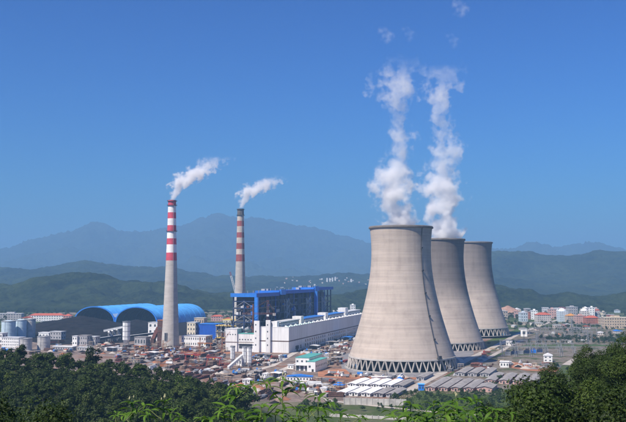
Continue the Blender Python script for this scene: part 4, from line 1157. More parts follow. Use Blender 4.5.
W('town_house', 'brown house at the far right behind the tan block', 'house', 611, 319.5, 6, 5, 14, M['brick_red'], M['pale_grey'], 'flat', 2, 3, R(-4))
spots = sorted((rnd.uniform(498, 632), rnd.uniform(311.5, 318)) for k in range(25))
for k, (px, yb) in enumerate(spots):
    W('town_house', 'small pale house in the back rows of town, ' + NUM[k] + ' from left', 'house', px, yb, rnd.uniform(3, 6.5), rnd.uniform(3.2, 6), 14, rnd.choice([M['town_white'], M['town_beige'], M['pink_wall'], M['cream'], M['pink_wall'], M['grey_wall'], M['pale_blue_wall']]),
      rnd.choice([M['red_roof'], M['pale_grey'], M['white_roof'], M['asbestos']]), rnd.choice(['flat', 'gable', 'parapet', 'hip']), 2, 3, R(rnd.uniform(-15, 15)), 'back rows of town houses', sides=False)
spots = sorted((rnd.uniform(500, 626), rnd.uniform(323, 331)) for k in range(16))
for k, (px, yb) in enumerate(spots):
    W('town_house', 'low house on the near edge of town, ' + NUM[k] + ' from left', 'house', px, yb, rnd.uniform(3, 6), rnd.uniform(2.2, 3.4), 10, rnd.choice([M['town_white'], M['town_beige'], M['pink_wall'], M['grey_wall']]),
      rnd.choice([M['red_roof'], M['pale_grey'], M['white_roof'], M['asbestos'], M['asbestos']]), rnd.choice(['flat', 'gable', 'gable']), 1, 3, R(rnd.uniform(-25, 25)), 'low houses at the near edge of town', sides=False)
# bare earth cut on the slope behind the town
x, y = G(517, 315)
heap('earth_cut', 'bare orange earth cut on the slope above the town', 'earth cut', x + 4, y + 110, 30, 40, 19, M['bare_cut'], 0, 8, 30)

# ------------------------------------------------------------------ settlement on the left, behind the silos
W('row_house', 'long white row house with red roof behind the coal heap', 'row house', 46, 321.5, 34, 8, 20, M['white_paint'], M['red_roof'], 'hip', 3, 14, R(3))
W('row_house', 'pink end block right of the long red roofed row house', 'row house', 67, 322, 8, 8, 20, M['pink_wall'], M['red_roof'], 'hip', 3, 3, R(3))
W('row_house', 'grey row house behind the big storage silos', 'row house', 9, 320.5, 24, 7, 20, M['grey_wall'], M['pale_grey'], 'parapet', 3, 9, R(0))
W('row_house', 'low white house in front of the red roofed row', 'house', 47, 325, 13, 4.2, 14, M['white_paint'], M['pale_grey'], 'flat', 1, 6, R(3))
W('row_house', 'small red roofed house left of the coal heap', 'house', 26, 322, 10, 5.5, 14, M['cream'], M['red_roof'], 'gable', 2, 4, R(3))
W('row_house', 'red roofed house right of the blue coal sheds', 'house', 217, 321, 12, 6, 16, M['pink_wall'], M['red_roof'], 'hip', 2, 5, R(3))
W('row_house', 'low red roofed house between blue shed and precipitator', 'house', 227, 322.5, 8, 5, 16, M['cream'], M['red_roof'], 'gable', 2, 3, R(-3))
# houses of the valley behind the boiler house
W('valley_house', 'white tower house standing alone right behind the boiler house', 'house', 353, 303.5, 4.5, 8.5, 20, M['white_paint'], M['white_roof'], 'parapet', 4, 2, R(5), D=2140)
W('valley_house', 'low house with red roof left of the white tower house', 'house', 347, 305, 7, 4.0, 20, M['white_paint'], M['red_roof'], 'gable', 1, 4, R(3), D=2120)
W('valley_house', 'long low white shed behind the boiler house end', 'shed', 339, 304.5, 12, 3.2, 20, M['white_paint'], M['white_roof'], 'flat', 1, 5, R(0), D=2130)
far_n = 0
spots = sorted((rnd.uniform(275, 370), rnd.uniform(4700, 5250)) for k in range(44))
for k, (px, D) in enumerate([(327, 5150), (329.8, 5160), (332.4, 5140), (335.2, 5170), (351, 5100)] + spots):   # far town at the foot of the blue range
    big = k < 5
    x, y = GD(px, D); zb = float(HILL_SURF(np.array([px]), np.array([D]))[0]) - 1.0
    lab = 'tall white block, ' + ords[k] + ' of the five in the far valley town' if big else 'tiny pale block in the hazy far valley town'
    t = thing('distant_block', lab, 'building', (x, y, zb), 0, 'tall blocks of the far town' if big else 'far valley town')
    w_ = rnd.uniform(3, 6) if not big else 4.2; h = rnd.uniform(5, 9) if not big else 24
    m = rnd.choice([M['white_paint'], M['cream'], M['pale_grey'], M['pink_wall'], M['grey_wall']]) if not big else M['white_paint']
    MB().box(-w_, w_, 0, 12, -6, h).build('wall', m, t); MB().box(-w_ - .6, w_ + .6, -.6, 12.6, h + .01, h + 1).build('roof', M['red_roof'] if k % 5 == 4 else M['pale_grey'], t)

# open sided yard sheds with pale roofs
for k, (px, yb, wp, dp, m, lab) in enumerate(((150, 356.5, 10, 9, 'white_roof', 'pale roofed yard shed in the steel yard left of the chimney line'), (185, 359, 12, 10, 'asbestos', 'grey roofed yard shed in the middle of the steel yard'), (136, 349.8, 9, 10, 'white_roof', 'pale roofed yard shed left of the chimney foot'),
        (263, 358.5, 13, 8, 'asbestos', 'grey roofed yard shed right of the batching silos'), (312, 349.5, 11, 12, 'pale_grey', 'pale yard shed at the turbine hall side, left one'), (331, 345.5, 10, 14, 'asbestos', 'grey yard shed at the turbine hall side, middle one'), (346, 340.5, 9, 14, 'blue_light', 'blue roofed yard shed at the turbine hall side, right one'),
        (274, 378.5, 10, 8, 'white_roof', 'white roofed yard shed left of the blue roofed hut row'), (108, 351.5, 11, 9, 'pale_grey', 'pale yard shed near the ash silo'), (210, 355.5, 9, 8, 'pale_grey', 'small pale yard shed before the white workshop'), (255, 376.5, 9, 8, 'asbestos', 'grey yard shed below the batching silos'), (335, 362, 10, 10, 'asbestos', 'grey yard shed between teal roofed workshop and tower'))):
    x, y = G(px, yb); w_ = wp * y / F
    t = thing('yard_shed', lab, 'shed', (x, y, .2), ROT, 'open yard sheds')
    for a_ in (-1, 1):
        for q in range(3): MB().box(a_ * w_ / 2 - .15, a_ * w_ / 2 + .15, q * dp / 2 - .15, q * dp / 2 + .15, 0, 4.2).build('post', M['grey_steel'], t)
    MB().prism([(-w_ / 2 - .8, 4.2), (0, 5.0), (w_ / 2 + .8, 4.2), (w_ / 2 + .8, 4.45), (0, 5.3), (-w_ / 2 - .8, 4.45)], -.8, dp + .8).build('roof', M[m], t)
    MB().box(-w_ / 2 + .2, w_ / 2 - .2, dp - .2, dp, 0, 3.6).build('back_wall', M['grey_wall'], t)

# ------------------------------------------------------------------ construction yard clutter
KIT = {}
def kit(name, cat, parts):                                # prototype kept as (part name, mesh) pairs
    KIT[name] = (cat, parts)
def beams(m, n=6, L=12.0):
    p = []
    for k in range(n):
        mb = MB(); w_ = .45
        z = (k // 3) * 1.05; x = (k % 3 - 1) * 1.3 + (k // 3) * .3; j = rnd.uniform(-1, 1)
        mb.box(x - w_, x + w_, -L / 2 + j, L / 2 + j, z, z + .18); mb.box(x - .1, x + .1, -L / 2 + j, L / 2 + j, z + .18, z + .8); mb.box(x - w_, x + w_, -L / 2 + j, L / 2 + j, z + .8, z + .98)
        p.append(('beam', mb.mesh('beam', m)))
    return p
def pipes(m, n=6, L=11.0, r=.62):
    p = []
    for k in range(n):
        row = 0 if k < 3 else (1 if k < 5 else 2); i = k if row == 0 else (k - 3 + .5 if row == 1 else 1)
        mb = MB(); mb.tube([((i - 1) * r * 2.02, -L / 2 + rnd.uniform(-.4, .4), r + row * r * 1.75), ((i - 1) * r * 2.02, L / 2, r + row * r * 1.75)], r, 10)
        p.append(('pipe', mb.mesh('pipe', m)))
    return p
def truss(m, L=14.0):
    mb = MB(); c = [(-.9, 0.1), (.9, 0.1), (0, 1.9)]
    for x, z in c: mb.bar((x, -L / 2, z + .1), (x, L / 2, z + .1), .28)
    mb2 = MB()
    for k in range(8):
        y0 = -L / 2 + k * L / 8; y1 = y0 + L / 8
        for a, b in ((0, 1), (1, 2), (2, 0)): mb2.bar((c[a][0], y0, c[a][1] + .1), (c[b][0], y1, c[b][1] + .1), .16)
    return [('chord', mb.mesh('chord', m)), ('lacing', mb2.mesh('lacing', m))]
def container(m, roof):
    p = [('box', MB().box(-1.25, 1.25, -3, 3, .1, 2.7).mesh('box', m))]
    mb = MB()
    for k in range(14): mb.box(-1.31, -1.251, -2.9 + k * .43, -2.7 + k * .43, .25, 2.55); mb.box(1.251, 1.31, -2.9 + k * .43, -2.7 + k * .43, .25, 2.55)
    p.append(('corrugation', mb.mesh('corrugation', m))); p.append(('roof', MB().box(-1.35, 1.35, -3.1, 3.1, 2.701, 2.85).mesh('roof', roof)))
    p.append(('door', MB().box(-1.1, 1.1, -3.06, -3.001, .2, 2.5).mesh('door', M['dark_steel'])))
    return p
def truck(cabm, bedm):
    p = [('cab', MB().prism([(-3.9, .9), (-2.0, .9), (-2.0, 3.1), (-3.3, 3.1), (-3.9, 2.1)], -1.2, 1.2).mesh('cab', cabm)),
         ('windscreen', MB().quad_add([(-3.93, -1.0, 2.15), (-3.93, 1.0, 2.15), (-3.38, 1.0, 2.95), (-3.38, -1.0, 2.95)], [(0, 1, 2, 3)]).mesh('windscreen', M['glass'])),
         ('chassis', MB().box(-3.8, 4.0, -.7, .7, .7, 1.0).mesh('chassis', M['dark_steel'])),
         ('bed', MB().prism([(-1.8, 1.01), (4.0, 1.01), (4.2, 2.6), (-1.8, 2.6)], -1.25, 1.25).mesh('bed', bedm))]
    for x in (-2.9, 1.6, 3.0):
        for s in (-1, 1): p.append(('wheel', MB().tube([(x, s * .85, .52), (x, s * 1.2, .52)], .52, 12).mesh('wheel', M['tyre'])))
    return p
def gantry_crane(m):
    p = []
    for s in (-1, 1): p.append(('leg_frame', MB().bar((s * 9, -3, 0), (s * 8.4, -.6, 9), .6).bar((s * 9, 3, 0), (s * 8.4, .6, 9), .6).bar((s * 9, -3, .3), (s * 9, 3, .3), .6).mesh('leg_frame', m)))
    p.append(('girder', MB().box(-11, 11, -.7, .7, 9, 10.4).mesh('girder', m))); p.append(('hoist', MB().box(-1, 1, -1.1, 1.1, 7.8, 8.99).mesh('hoist', M['yellow'])))
    return p
def rack(m):
    mb = MB()
    for x in (-3, 0, 3):
        for y in (-1.5, 1.5): mb.bar((x, y, 0), (x, y, 5.5), .22)
    for z in (.9, 5.2):
        for y in (-1.5, 1.5): mb.bar((-3, y, z), (3, y, z), .2)
        for x in (-3, 0, 3): mb.bar((x, -1.5, z), (x, 1.5, z), .2)
    p = [('frame', mb.mesh('frame', m))]
    for z in (1.8, 3.6, 5.4): p.append(('deck', MB().box(-3.2, 3.2, -1.7, 1.7, z, z + .18).mesh('deck', M['wood_pale'])))
    return p
def mound(m, seed, h=2.2):
    u = np.linspace(-1, 1, 13); U, V = np.meshgrid(u, u); rad = np.hypot(U, V)
    Z = h * np.clip(1 - rad, 0, 1) ** .8 * (.7 + .6 * fbm(U * 2 + seed, V * 2, 3, seed)) - .1
    return [('mound', grid_mesh('mound', U * 5, V * 4, Z, m, False))]
def hut(wm, rm):
    p = [('wall', MB().box(-3, 3, -2, 2, 0, 2.7).mesh('wall', wm)), ('roof', MB().prism([(-3.3, 2.7), (3.3, 2.7), (3.3, 2.85), (0, 3.6), (-3.3, 2.85)], -2.3, 2.3).mesh('roof', rm)), ('door', MB().box(-.5, .5, -2.06, -2.001, 0, 2.1).mesh('door', M['dark_steel']))]
    for x in (-1.9, 1.9): p.append(('window', MB().box(x - .5, x + .5, -2.06, -2.001, 1, 2).mesh('window', M['glass'])))
    return p
def slabs(m):
    return [('slab', MB().box(-1.6 + rnd.uniform(-.2, .2), 1.6, -3 + rnd.uniform(-.3, .3), 3, k * .5, k * .5 + .38).mesh('slab', m)) for k in range(4)]
def reel(m):
    return [('flange', MB().tube([(-.9, 0, 1.3), (-.75, 0, 1.3)], 1.3, 14).mesh('flange', m)), ('flange', MB().tube([(.75, 0, 1.3), (.9, 0, 1.3)], 1.3, 14).mesh('flange', m)), ('cable', MB().tube([(-.74, 0, 1.3), (.74, 0, 1.3)], .9, 12).mesh('cable', M['dark_steel']))]
def vessel(m):
    return [('shell', MB().tube([(0, -5, 1.6), (0, -4.6, 1.6), (0, 4.6, 1.6), (0, 5, 1.6)], [.6, 1.5, 1.5, .6], 14).mesh('shell', m)), ('saddle', MB().box(-1.2, 1.2, -3, -2.4, 0, .6).mesh('saddle', M['concrete'])), ('saddle', MB().box(-1.2, 1.2, 2.4, 3, 0, .6).mesh('saddle', M['concrete']))]
kit('beam_stack:rust red', 'beam stack', beams(M['rust'])); kit('beam_stack:dark rusty', 'beam stack', beams(M['rust_dark'])); kit('beam_stack:bright red', 'beam stack', beams(M['red_paint'])); kit('beam_stack:grey steel', 'beam stack', beams(M['grey_steel']))
kit('pipe_stack:rusty', 'pipe stack', pipes(M['rust_dark'])); kit('pipe_stack:pale grey', 'pipe stack', pipes(M['pale_grey'])); kit('truss_girder:red', 'girder', truss(M['red_paint'])); kit('truss_girder:rusty', 'girder', truss(M['rust']))
kit('truss_girder:orange', 'girder', truss(M['orange'])); kit('container:blue', 'container', container(M['blue_light'], M['blue_roof'])); kit('container:white', 'container', container(M['white_paint'], M['white_roof'])); kit('container:orange', 'container', container(M['orange'], M['rust']))
kit('truck:blue', 'truck', truck(M['blue_light'], M['grey_steel'])); kit('truck:red', 'truck', truck(M['red_paint'], M['rust'])); kit('truck:white', 'truck', truck(M['white_paint'], M['grey_steel'])); kit('gantry_crane:red', 'gantry crane', gantry_crane(M['red_paint'])); kit('gantry_crane:orange', 'gantry crane', gantry_crane(M['orange']))
kit('scaffold_rack:rusty', 'scaffold', rack(M['rust'])); kit('scaffold_rack:grey', 'scaffold', rack(M['grey_steel'])); kit('earth_mound:red brown', 'earth mound', mound(M['red_earth'], 1)); kit('gravel_mound:grey', 'gravel mound', mound(M['yard_grey'], 2)); kit('sand_mound:pale', 'sand mound', mound(M['concrete_road'], 3)); kit('dark_mound:dark', 'spoil mound', mound(M['coal'], 4))
kit('site_hut:white', 'site hut', hut(M['white_paint'], M['white_roof'])); kit('site_hut:blue roofed', 'site hut', hut(M['white_paint'], M['blue_light'])); kit('site_hut:red roofed', 'site hut', hut(M['cream'], M['red_roof'])); kit('slab_stack:pale concrete', 'slab stack', slabs(M['concrete_pale'])); kit('cable_reel:wooden', 'cable reel', reel(M['wood_pale'])); kit('pressure_vessel:grey', 'vessel', vessel(M['grey_clad'])); kit('pressure_vessel:white', 'vessel', vessel(M['white_paint'])); kit('tarp_mound:blue tarpaulin', 'covered mound', mound(M['blue_light'], 5, 2.6)); kit('board_stack:pale timber', 'timber stack', slabs(M['wood_pale']))
TAKEN = []
def free(x, y, r):
    for a, b, c in TAKEN:
        if (a - x) ** 2 + (b - y) ** 2 < (r + c) ** 2 * .30: return False
    TAKEN.append((x, y, r)); return True
def zone(where, quad, n, weights):
    # quad: four photo pixels; things are strewn over it and then named from left to right
    kinds = [k for k, w_ in weights for _ in range(w_)]
    got = []
    for _ in range(n * 6):
        if len(got) >= n: break
        u, v = rnd.random(), rnd.random()
        px = (quad[0][0] * (1 - u) + quad[1][0] * u) * (1 - v) + (quad[3][0] * (1 - u) + quad[2][0] * u) * v
        py = (quad[0][1] * (1 - u) + quad[1][1] * u) * (1 - v) + (quad[3][1] * (1 - u) + quad[2][1] * u) * v
        x, y = G(px, py); k = rnd.choice(kinds)
        a_ = x * NX + y * NY; b_ = x * DX + y * DY          # laid out in lanes of the plant grid
        a_ = round(a_ / 8.5) * 8.5 + rnd.uniform(-.9, .9); b_ = round(b_ / 5) * 5 + rnd.uniform(-1.2, 1.2)
        x, y = a_ * NX + b_ * DX, a_ * NY + b_ * DY
        rad = 3.2 if any(q in k for q in ('hut', 'truck', 'container', 'reel', 'slab', 'board')) else 5.0
        if free(x, y, rad): got.append((px, x, y, k))
    cnt = {}
    for px, x, y, k in sorted(got):
        nm, look = k.split(':'); cnt[k] = cnt.get(k, 0) + 1
        tot = sum(1 for g_ in got if g_[3] == k)
        lab = look + ' ' + nm.replace('_', ' ') + ' ' + where + (', ' + NUM[min(cnt[k] - 1, 24)] + ' from left' if tot > 1 else '')
        t = thing(nm, lab, KIT[k][0], (x, y, .26), ROT + rnd.choice((0, 0, 0, math.pi / 2, .06, -.08, .3)) , nm.replace('_', ' ') + 's on the site')
        s = rnd.uniform(.65, 1.12); t.scale = (s, s * rnd.uniform(.85, 1.25), s)
        for pn, me in KIT[k][1]: link(pn, me, t)
rusty = [('beam_stack:rust red', 4), ('beam_stack:dark rusty', 5), ('beam_stack:bright red', 1), ('beam_stack:grey steel', 2), ('pipe_stack:rusty', 4), ('truss_girder:red', 2), ('truss_girder:rusty', 3), ('truss_girder:orange', 2), ('scaffold_rack:rusty', 3)]
mixed = [('container:blue', 1), ('tarp_mound:blue tarpaulin', 1), ('container:white', 1), ('container:orange', 1), ('truck:blue', 1), ('truck:red', 1), ('truck:white', 1), ('site_hut:white', 1), ('site_hut:red roofed', 1), ('slab_stack:pale concrete', 4), ('cable_reel:wooden', 2), ('pipe_stack:pale grey', 3), ('beam_stack:grey steel', 4), ('scaffold_rack:grey', 3), ('pressure_vessel:grey', 2), ('pressure_vessel:white', 1), ('board_stack:pale timber', 4)]
earth = [('earth_mound:red brown', 3), ('gravel_mound:grey', 3), ('sand_mound:pale', 3), ('dark_mound:dark', 4), ('sand_mound:pale', 1)]
zone('left of the striped chimney foot', [(104, 346), (160, 346.5), (160, 351.5), (96, 350.5)], 59, rusty + mixed + earth)
zone('right of the striped chimney foot', [(165, 347.5), (228, 347.5), (228, 352.5), (165, 352)], 68, rusty * 2 + mixed * 2 + earth)
zone('above the wooded hill', [(118, 352.5), (160, 352.5), (172, 361), (118, 358)], 65, rusty + mixed + earth * 2)
zone('left of the batching silos', [(162, 353), (226, 354), (226, 371), (176, 363)], 92, rusty * 3 + [('beam_stack:bright red', 16), ('truss_girder:red', 16)] + mixed + earth)
zone('at the edge of the hill wood', [(118, 357.5), (172, 361.5), (182, 374), (122, 365)], 52, rusty + mixed + earth * 2)
zone('between hill wood and batching silos', [(176, 364), (226, 372), (238, 391), (184, 376)], 49, rusty + mixed + earth * 2)
zone('on the bare lot behind the leaves', [(240, 385), (264, 388), (296, 404), (248, 402)], 26, rusty + mixed + earth * 3)
zone('at the foot of the silos', [(0, 349.5), (104, 349), (116, 355), (0, 354)], 40, mixed + rusty + earth * 2)
zone('between precipitator and annex', [(206, 338), (228, 338), (227, 346.5), (208, 346.5)], 23, rusty * 2 + mixed * 2)
zone('by the batching silos', [(253, 355), (285, 357), (276, 366), (254, 366)], 38, rusty + mixed * 2 + earth)
zone('below the batching silos', [(236, 370), (262, 370), (258, 384), (238, 384)], 29, rusty + mixed * 2 + earth * 2)
zone('between hall and nearest tower', [(298, 351), (355, 333), (352, 347), (338, 356)], 83, rusty + mixed * 3 + earth)
zone('behind the teal roofed workshop', [(300, 354), (336, 351), (344, 363), (331, 366)], 50, rusty + mixed * 2 + earth * 2)
zone('below the blue roofed hut row', [(284, 385), (338, 380), (336, 398), (296, 392)], 50, rusty * 2 + mixed * 2 + earth)
zone('before the teal roofed workshop', [(270, 372), (296, 373), (284, 382), (262, 381)], 20, mixed + earth * 2)
zone('along the foot of the coal heap', [(52, 342), (118, 342), (116, 347.5), (54, 349)], 32, mixed + earth + rusty)
zone('below the big tower', [(320, 372), (425, 377), (410, 380.5), (335, 377)], 29, mixed + earth * 2)
zone('beside the switchyard', [(500, 362), (560, 365), (552, 370), (506, 368)], 32, mixed + rusty + earth)
zone('among the grey roofed sheds', [(448, 371), (500, 364), (500, 368.5), (455, 376)], 20, mixed + rusty + earth)
zone('by the farther towers', [(470, 362), (500, 346), (506, 347), (478, 362)], 11, mixed + earth)
zone('in front of the town', [(545, 333), (600, 333), (600, 343), (545, 343)], 17, mixed + earth)

def kit_at(k, label, px, py, rz, s=1.0, group=None):
    nm = k.split(':')[0]; x, y = G(px, py); t = thing(nm, label, KIT[k][0], (x, y, .26), rz, group or nm.replace('_', ' ') + 's on the site'); t.scale = (s, s, s)
    for pn, me in KIT[k][1]: link(pn, me, t)
kit_at('gantry_crane:red', 'red gantry crane in the steel yard, left of two', 192, 362, ROT + .1, .8)
kit_at('gantry_crane:red', 'red gantry crane in the steel yard, right of two, near the silos', 214, 366, ROT - .15, .85)
kit_at('gantry_crane:orange', 'orange gantry crane before the white workshop', 205, 350.5, ROT, .9)
kit_at('gantry_crane:orange', 'orange gantry crane left of the chimney foot', 140, 352.5, ROT, .8)
for k, (px, py, h) in enumerate(((163, 352, 14), (200, 357, 22), (222, 356, 26))):
    x, y = G(px, py)
    t = thing('derrick', ['short orange derrick post near the chimney foot', 'orange derrick post in the middle of the steel yard', 'tall orange derrick post left of the batching silos'][k], 'derrick', (x, y, .2), 0, 'derricks')
    lattice(t, (0, 0, 0), (0, 0, h), 1.4, M['orange'], 8, 'mast'); lattice(t, (0, 0, h * .6), (9, 0, h * 1.05), 1.0, M['orange'], 7, 'boom'); MB().box(-1.6, 1.6, -1.6, 1.6, 0, 1.2).build('base', M['concrete'], t)
# precast row along the batching yard
for k in range(12):
    x, y = G(254.5 + k * 2.1, 360.8 + k * .05); t = tag(link('precast_block', MB().box(-.95, .95, -1.5, 1.5, 0, .9).box(-.5, .5, -1, 1, .9, 1.8).mesh('precast_block', M['white_paint']), None, (x, y, .25), ROT), 'white precast block, ' + NUM[k] + ' from left in the row right of the silos', 'block', 'row of precast blocks')

# ------------------------------------------------------------------ trees
def leaf_cloud(nl, rx, rz_, zc, nleaf, size, seed):
    r_ = np.random.RandomState(seed)
    c = r_.normal(size=(nl, 3)); c /= np.linalg.norm(c, axis=1)[:, None]; c *= (r_.rand(nl, 1) ** .45) * .72
    lr = r_.uniform(.28, .46, nl)
    idx = r_.randint(0, nl, nleaf)
    d = r_.normal(size=(nleaf, 3)); d /= np.linalg.norm(d, axis=1)[:, None]; d[:, 2] = np.where(d[:, 2] < -.3, -d[:, 2] * .5, d[:, 2])
    rad = lr[idx] * r_.uniform(.72, 1.08, nleaf)
    p = (c[idx] + d * rad[:, None]) * np.array([rx, rx, rz_]) + np.array([0, 0, zc])
    nrm = d + r_.normal(size=(nleaf, 3)) * .55 + np.array([0, 0, .35]); nrm /= np.linalg.norm(nrm, axis=1)[:, None]
    a = np.cross(nrm, r_.normal(size=(nleaf, 3))); a /= np.linalg.norm(a, axis=1)[:, None]; b = np.cross(nrm, a)
    s = size * r_.uniform(.6, 1.3, (nleaf, 1))
    v = np.stack([p - a * s * .5, p + b * s * .28 - nrm * s * .08, p + a * s * .5, p - b * s * .28 - nrm * s * .08], 1).reshape(-1, 3)
    return v
def crown_mesh(name, v, m):
    f = np.arange(len(v)).reshape(-1, 4)
    return np_mesh(name, v, f, m, False)
def trunk_mesh(h, r0, seed):
    r_ = random.Random(seed); mb = MB()
    pts = [(r_.uniform(-.12, .12) * k, r_.uniform(-.12, .12) * k, h * k / 5 - .5 * (k == 0)) for k in range(6)]
    mb.tube(pts, [r0 * (1 - .14 * k) for k in range(6)], 7)
    for k in range(5):
        a = r_.uniform(0, 6.28); z = h * r_.uniform(.45, .85); L = h * r_.uniform(.3, .5)
        mb.tube([(0, 0, z), (L * .5 * math.cos(a), L * .5 * math.sin(a), z + L * .4), (L * math.cos(a), L * math.sin(a), z + L * .75)], [r0 * .45, r0 * .3, r0 * .12], 5)
    return mb.mesh('trunk', M['trunk'])
def kinds(n, m, nleaf, size, seed, lobes=(9, 15)):
    out = []
    for k in range(n):
        r_ = random.Random(seed + k); rx = r_.uniform(2.3, 3.1); rz_ = r_.uniform(2.0, 3.2); zc = 2.2 + rz_ * .62
        out.append((crown_mesh('crown', leaf_cloud(r_.randint(*lobes), rx, rz_, zc, nleaf, size, seed + k), m), trunk_mesh(zc, .16, seed + k)))
    return out
FAR = kinds(6, M['leaf_forest'], 900, .62, 100) + kinds(3, M['leaf_light'], 800, .6, 150, (6, 10)); NEAR = kinds(5, M['leaf_hill'], 8000, .17, 200, (12, 20)) + kinds(2, M['leaf_forest'], 6000, .19, 250, (8, 12))
def tree(name, label, x, y, kindset, s, group, z=None, k=None):
    z = float(ground_z(x, y)) if z is None else z
    cm, tm = kindset[rnd.randrange(len(kindset)) if k is None else k]
    t = thing(name, label, 'tree', (x, y, z - .15), rnd.uniform(0, 6.28), group); t.scale = (s * rnd.uniform(.9, 1.2), s * rnd.uniform(.9, 1.2), s * rnd.uniform(.85, 1.2))
    link('crown', cm, t); link('trunk', tm, t)
    return t
def vis(x, y, z):                                         # column and row where a point shows in the photo
    cp, sp = math.cos(PITCH), math.sin(PITCH); dz = z - CAMZ
    dep = y * cp + dz * sp
    return CX + F * x / dep, 211 - F * (dz * cp - y * sp) / dep
# left wooded hill
cand = []
yy = 172.0
while yy < 448:
    st = 4.3 + (yy - 172) * .003
    xx = -.48 * yy
    while xx < -.02 * yy:
        x = xx + rnd.uniform(-1.6, 1.6); y = yy + rnd.uniform(-1.6, 1.6); z = float(ground_z(x, y))
        px, py = vis(x, y, z + 5)
        if -60 < px < 300 and py < 436 and z > 8: cand.append((y, x, y, z, px))
        xx += st
    yy += st
cand.sort()
inframe = [c for c in cand if c[4] > -4]
outside = [c for c in cand if c[4] <= -4]
pick = inframe[::max(1, len(inframe) // 170)][:170]
pset = set(id(c) for c in pick)
for c in pick:
    k = rnd.randrange(len(FAR)); s = rnd.choice((.6, .75, .95, 1.0, 1.1, 1.3, 1.6))
    lab = ('lighter yellow green' if k > 5 else 'dark green') + (' small bushy tree' if s < .8 else ' tall broad tree' if s > 1.2 else ' broadleaf tree') + ' in the wood on the left hill'
    tree('broadleaf_tree', lab, c[1], c[2], FAR, s, 'trees of the left hill wood', c[3], k)
base_v = [leaf_cloud(9, 2.6, 2.4, 3.2, 260, .85, 300 + k) for k in range(8)]
def woodland(name, label, spots, m, sc=(.55, 1.35)):
    V = []
    for (x, y, z) in spots:
        b_ = base_v[rnd.randrange(8)]; a = rnd.uniform(0, 6.28); s = rnd.uniform(*sc); ca, sa = math.cos(a) * s, math.sin(a) * s
        V.append(np.stack([b_[:, 0] * ca - b_[:, 1] * sa + x, b_[:, 0] * sa + b_[:, 1] * ca + y, b_[:, 2] * s * rnd.uniform(.85, 1.25) + z - .6], 1))
    v = np.concatenate(V); o_ = stuff(link(name, crown_mesh(name, v, m))); o_['label'] = label; o_['category'] = 'woodland'
woodland('hill_wood', 'mass of dark green treetops covering the left hill', [(c[1], c[2], c[3]) for c in cand if id(c) not in pset], M['leaf_forest'])
# larger dark trees on the crest, before the tanks
for k, (px, top) in enumerate(((23, 345), (47, 343), (53, 348), (70, 350), (94, 351), (196, 374), (222, 378), (236, 372), (247, 384))):
    y = 424; x = (px - CX) / F * y; z = float(ground_z(x, y)); h = CAMZ - (top - HZ) / F * y - z
    tree('broadleaf_tree', 'taller dark tree on the left hill crest, ' + NUM[k] + ' from left', x, y, FAR, max(.9, h / 6.4), 'tall trees of the hill crest', z, k % 6)
# right wooded slope close to the eye
cand = []
yy = 36.0
while yy < 150:
    xx = .17 * yy
    while xx < .46 * yy:
        x = xx + rnd.uniform(-1.2, 1.2); y = yy + rnd.uniform(-1.2, 1.2); z = float(ground_z(x, y)); px, py = vis(x, y, z + 5)
        if 462 < px < 680 and py < 440: cand.append((y, x, y, z, px))
        xx += 3.6
    yy += 3.6
for c in cand[:200]:
    s = rnd.choice((.42, .5, .6, .75, .9, 1.1, 1.25)) * (1.1 if c[4] > 585 else .9)
    k = rnd.randrange(len(NEAR))
    lab = ('loosely leaved green' if k > 4 else 'dense dark green') + (' low bush' if s < .55 else ' tall tree' if s > .95 else ' tree') + ' on the near right slope'
    tree('broadleaf_tree', lab, c[1], c[2], NEAR, s, 'trees of the near right slope', c[3], k)
x, y = 40.5, 112; tree('broadleaf_tree', 'tallest tree at the right picture edge, rising over the near slope', x, y, NEAR, 1.25, 'tall trees of the right slope', None, 1)
x, y = 36.6, 114; tree('broadleaf_tree', 'tall tree just left of the tallest at the right edge', x, y, NEAR, 1.1, 'tall trees of the right slope', None, 3)
for k, (px, d, top) in enumerate(((3, 40, 398), (24, 44, 402), (45, 47, 410), (-14, 36, 396), (505, 62, 384), (548, 92, 372))):
    x = (px - CX) / F * d; z = float(ground_z(x, d)); h = CAMZ - (top - HZ) / F * d - z
    tree('leafy_shrub', ['leafy shrub in the bottom left corner', 'leafy shrub right of the bottom left corner one', 'low leafy shrub at the bottom, third from left corner', 'dark shrub reaching in at the left picture edge', 'leafy shrub before the grey roofed sheds on the right', 'spiky shrub top on the near slope below the switchyard'][k], x, d, NEAR, h / 6.2, 'near shrubs', z, k % 5)

# trees and scrub of the plain
PL = kinds(4, M['leaf_plain'], 420, .95, 400)
def scatter(n, quad, sc, name, label, individual=0, grp=None):
    S = []
    for _ in range(n):
        u, v = rnd.random(), rnd.random()
        px = (quad[0][0] * (1 - u) + quad[1][0] * u) * (1 - v) + (quad[3][0] * (1 - u) + quad[2][0] * u) * v
        py = (quad[0][1] * (1 - u) + quad[1][1] * u) * (1 - v) + (quad[3][1] * (1 - u) + quad[2][1] * u) * v
        x, y = G(px, py)
        if vnoise(x / 60, y / 60, 8) < .42: continue
        S.append((x, y, 0.0))
    for p in S[:individual]: tree('plain_tree', label, p[0], p[1], PL, rnd.uniform(*sc), grp, 0.0)
    rest = S[individual:]
    if rest: woodland(name, label, rest, M['leaf_plain'], sc)
scatter(420, [(-60, 312), (240, 310), (240, 320), (-60, 324)], (1.2, 2.2), 'valley_wood', 'dark trees along the valley behind the coal sheds')
scatter(300, [(330, 304), (372, 303), (366, 313), (335, 315)], (1.2, 2.2), 'valley_wood', 'dark trees behind the end of the turbine hall')
scatter(560, [(500, 310), (660, 310), (660, 322), (503, 325)], (.9, 1.6), 'town_wood', 'dark trees around and behind the town blocks')
scatter(620, [(505, 322), (640, 325), (640, 345), (530, 344)], (.7, 1.3), 'plain_scrub', 'scattered trees between town and switchyard')
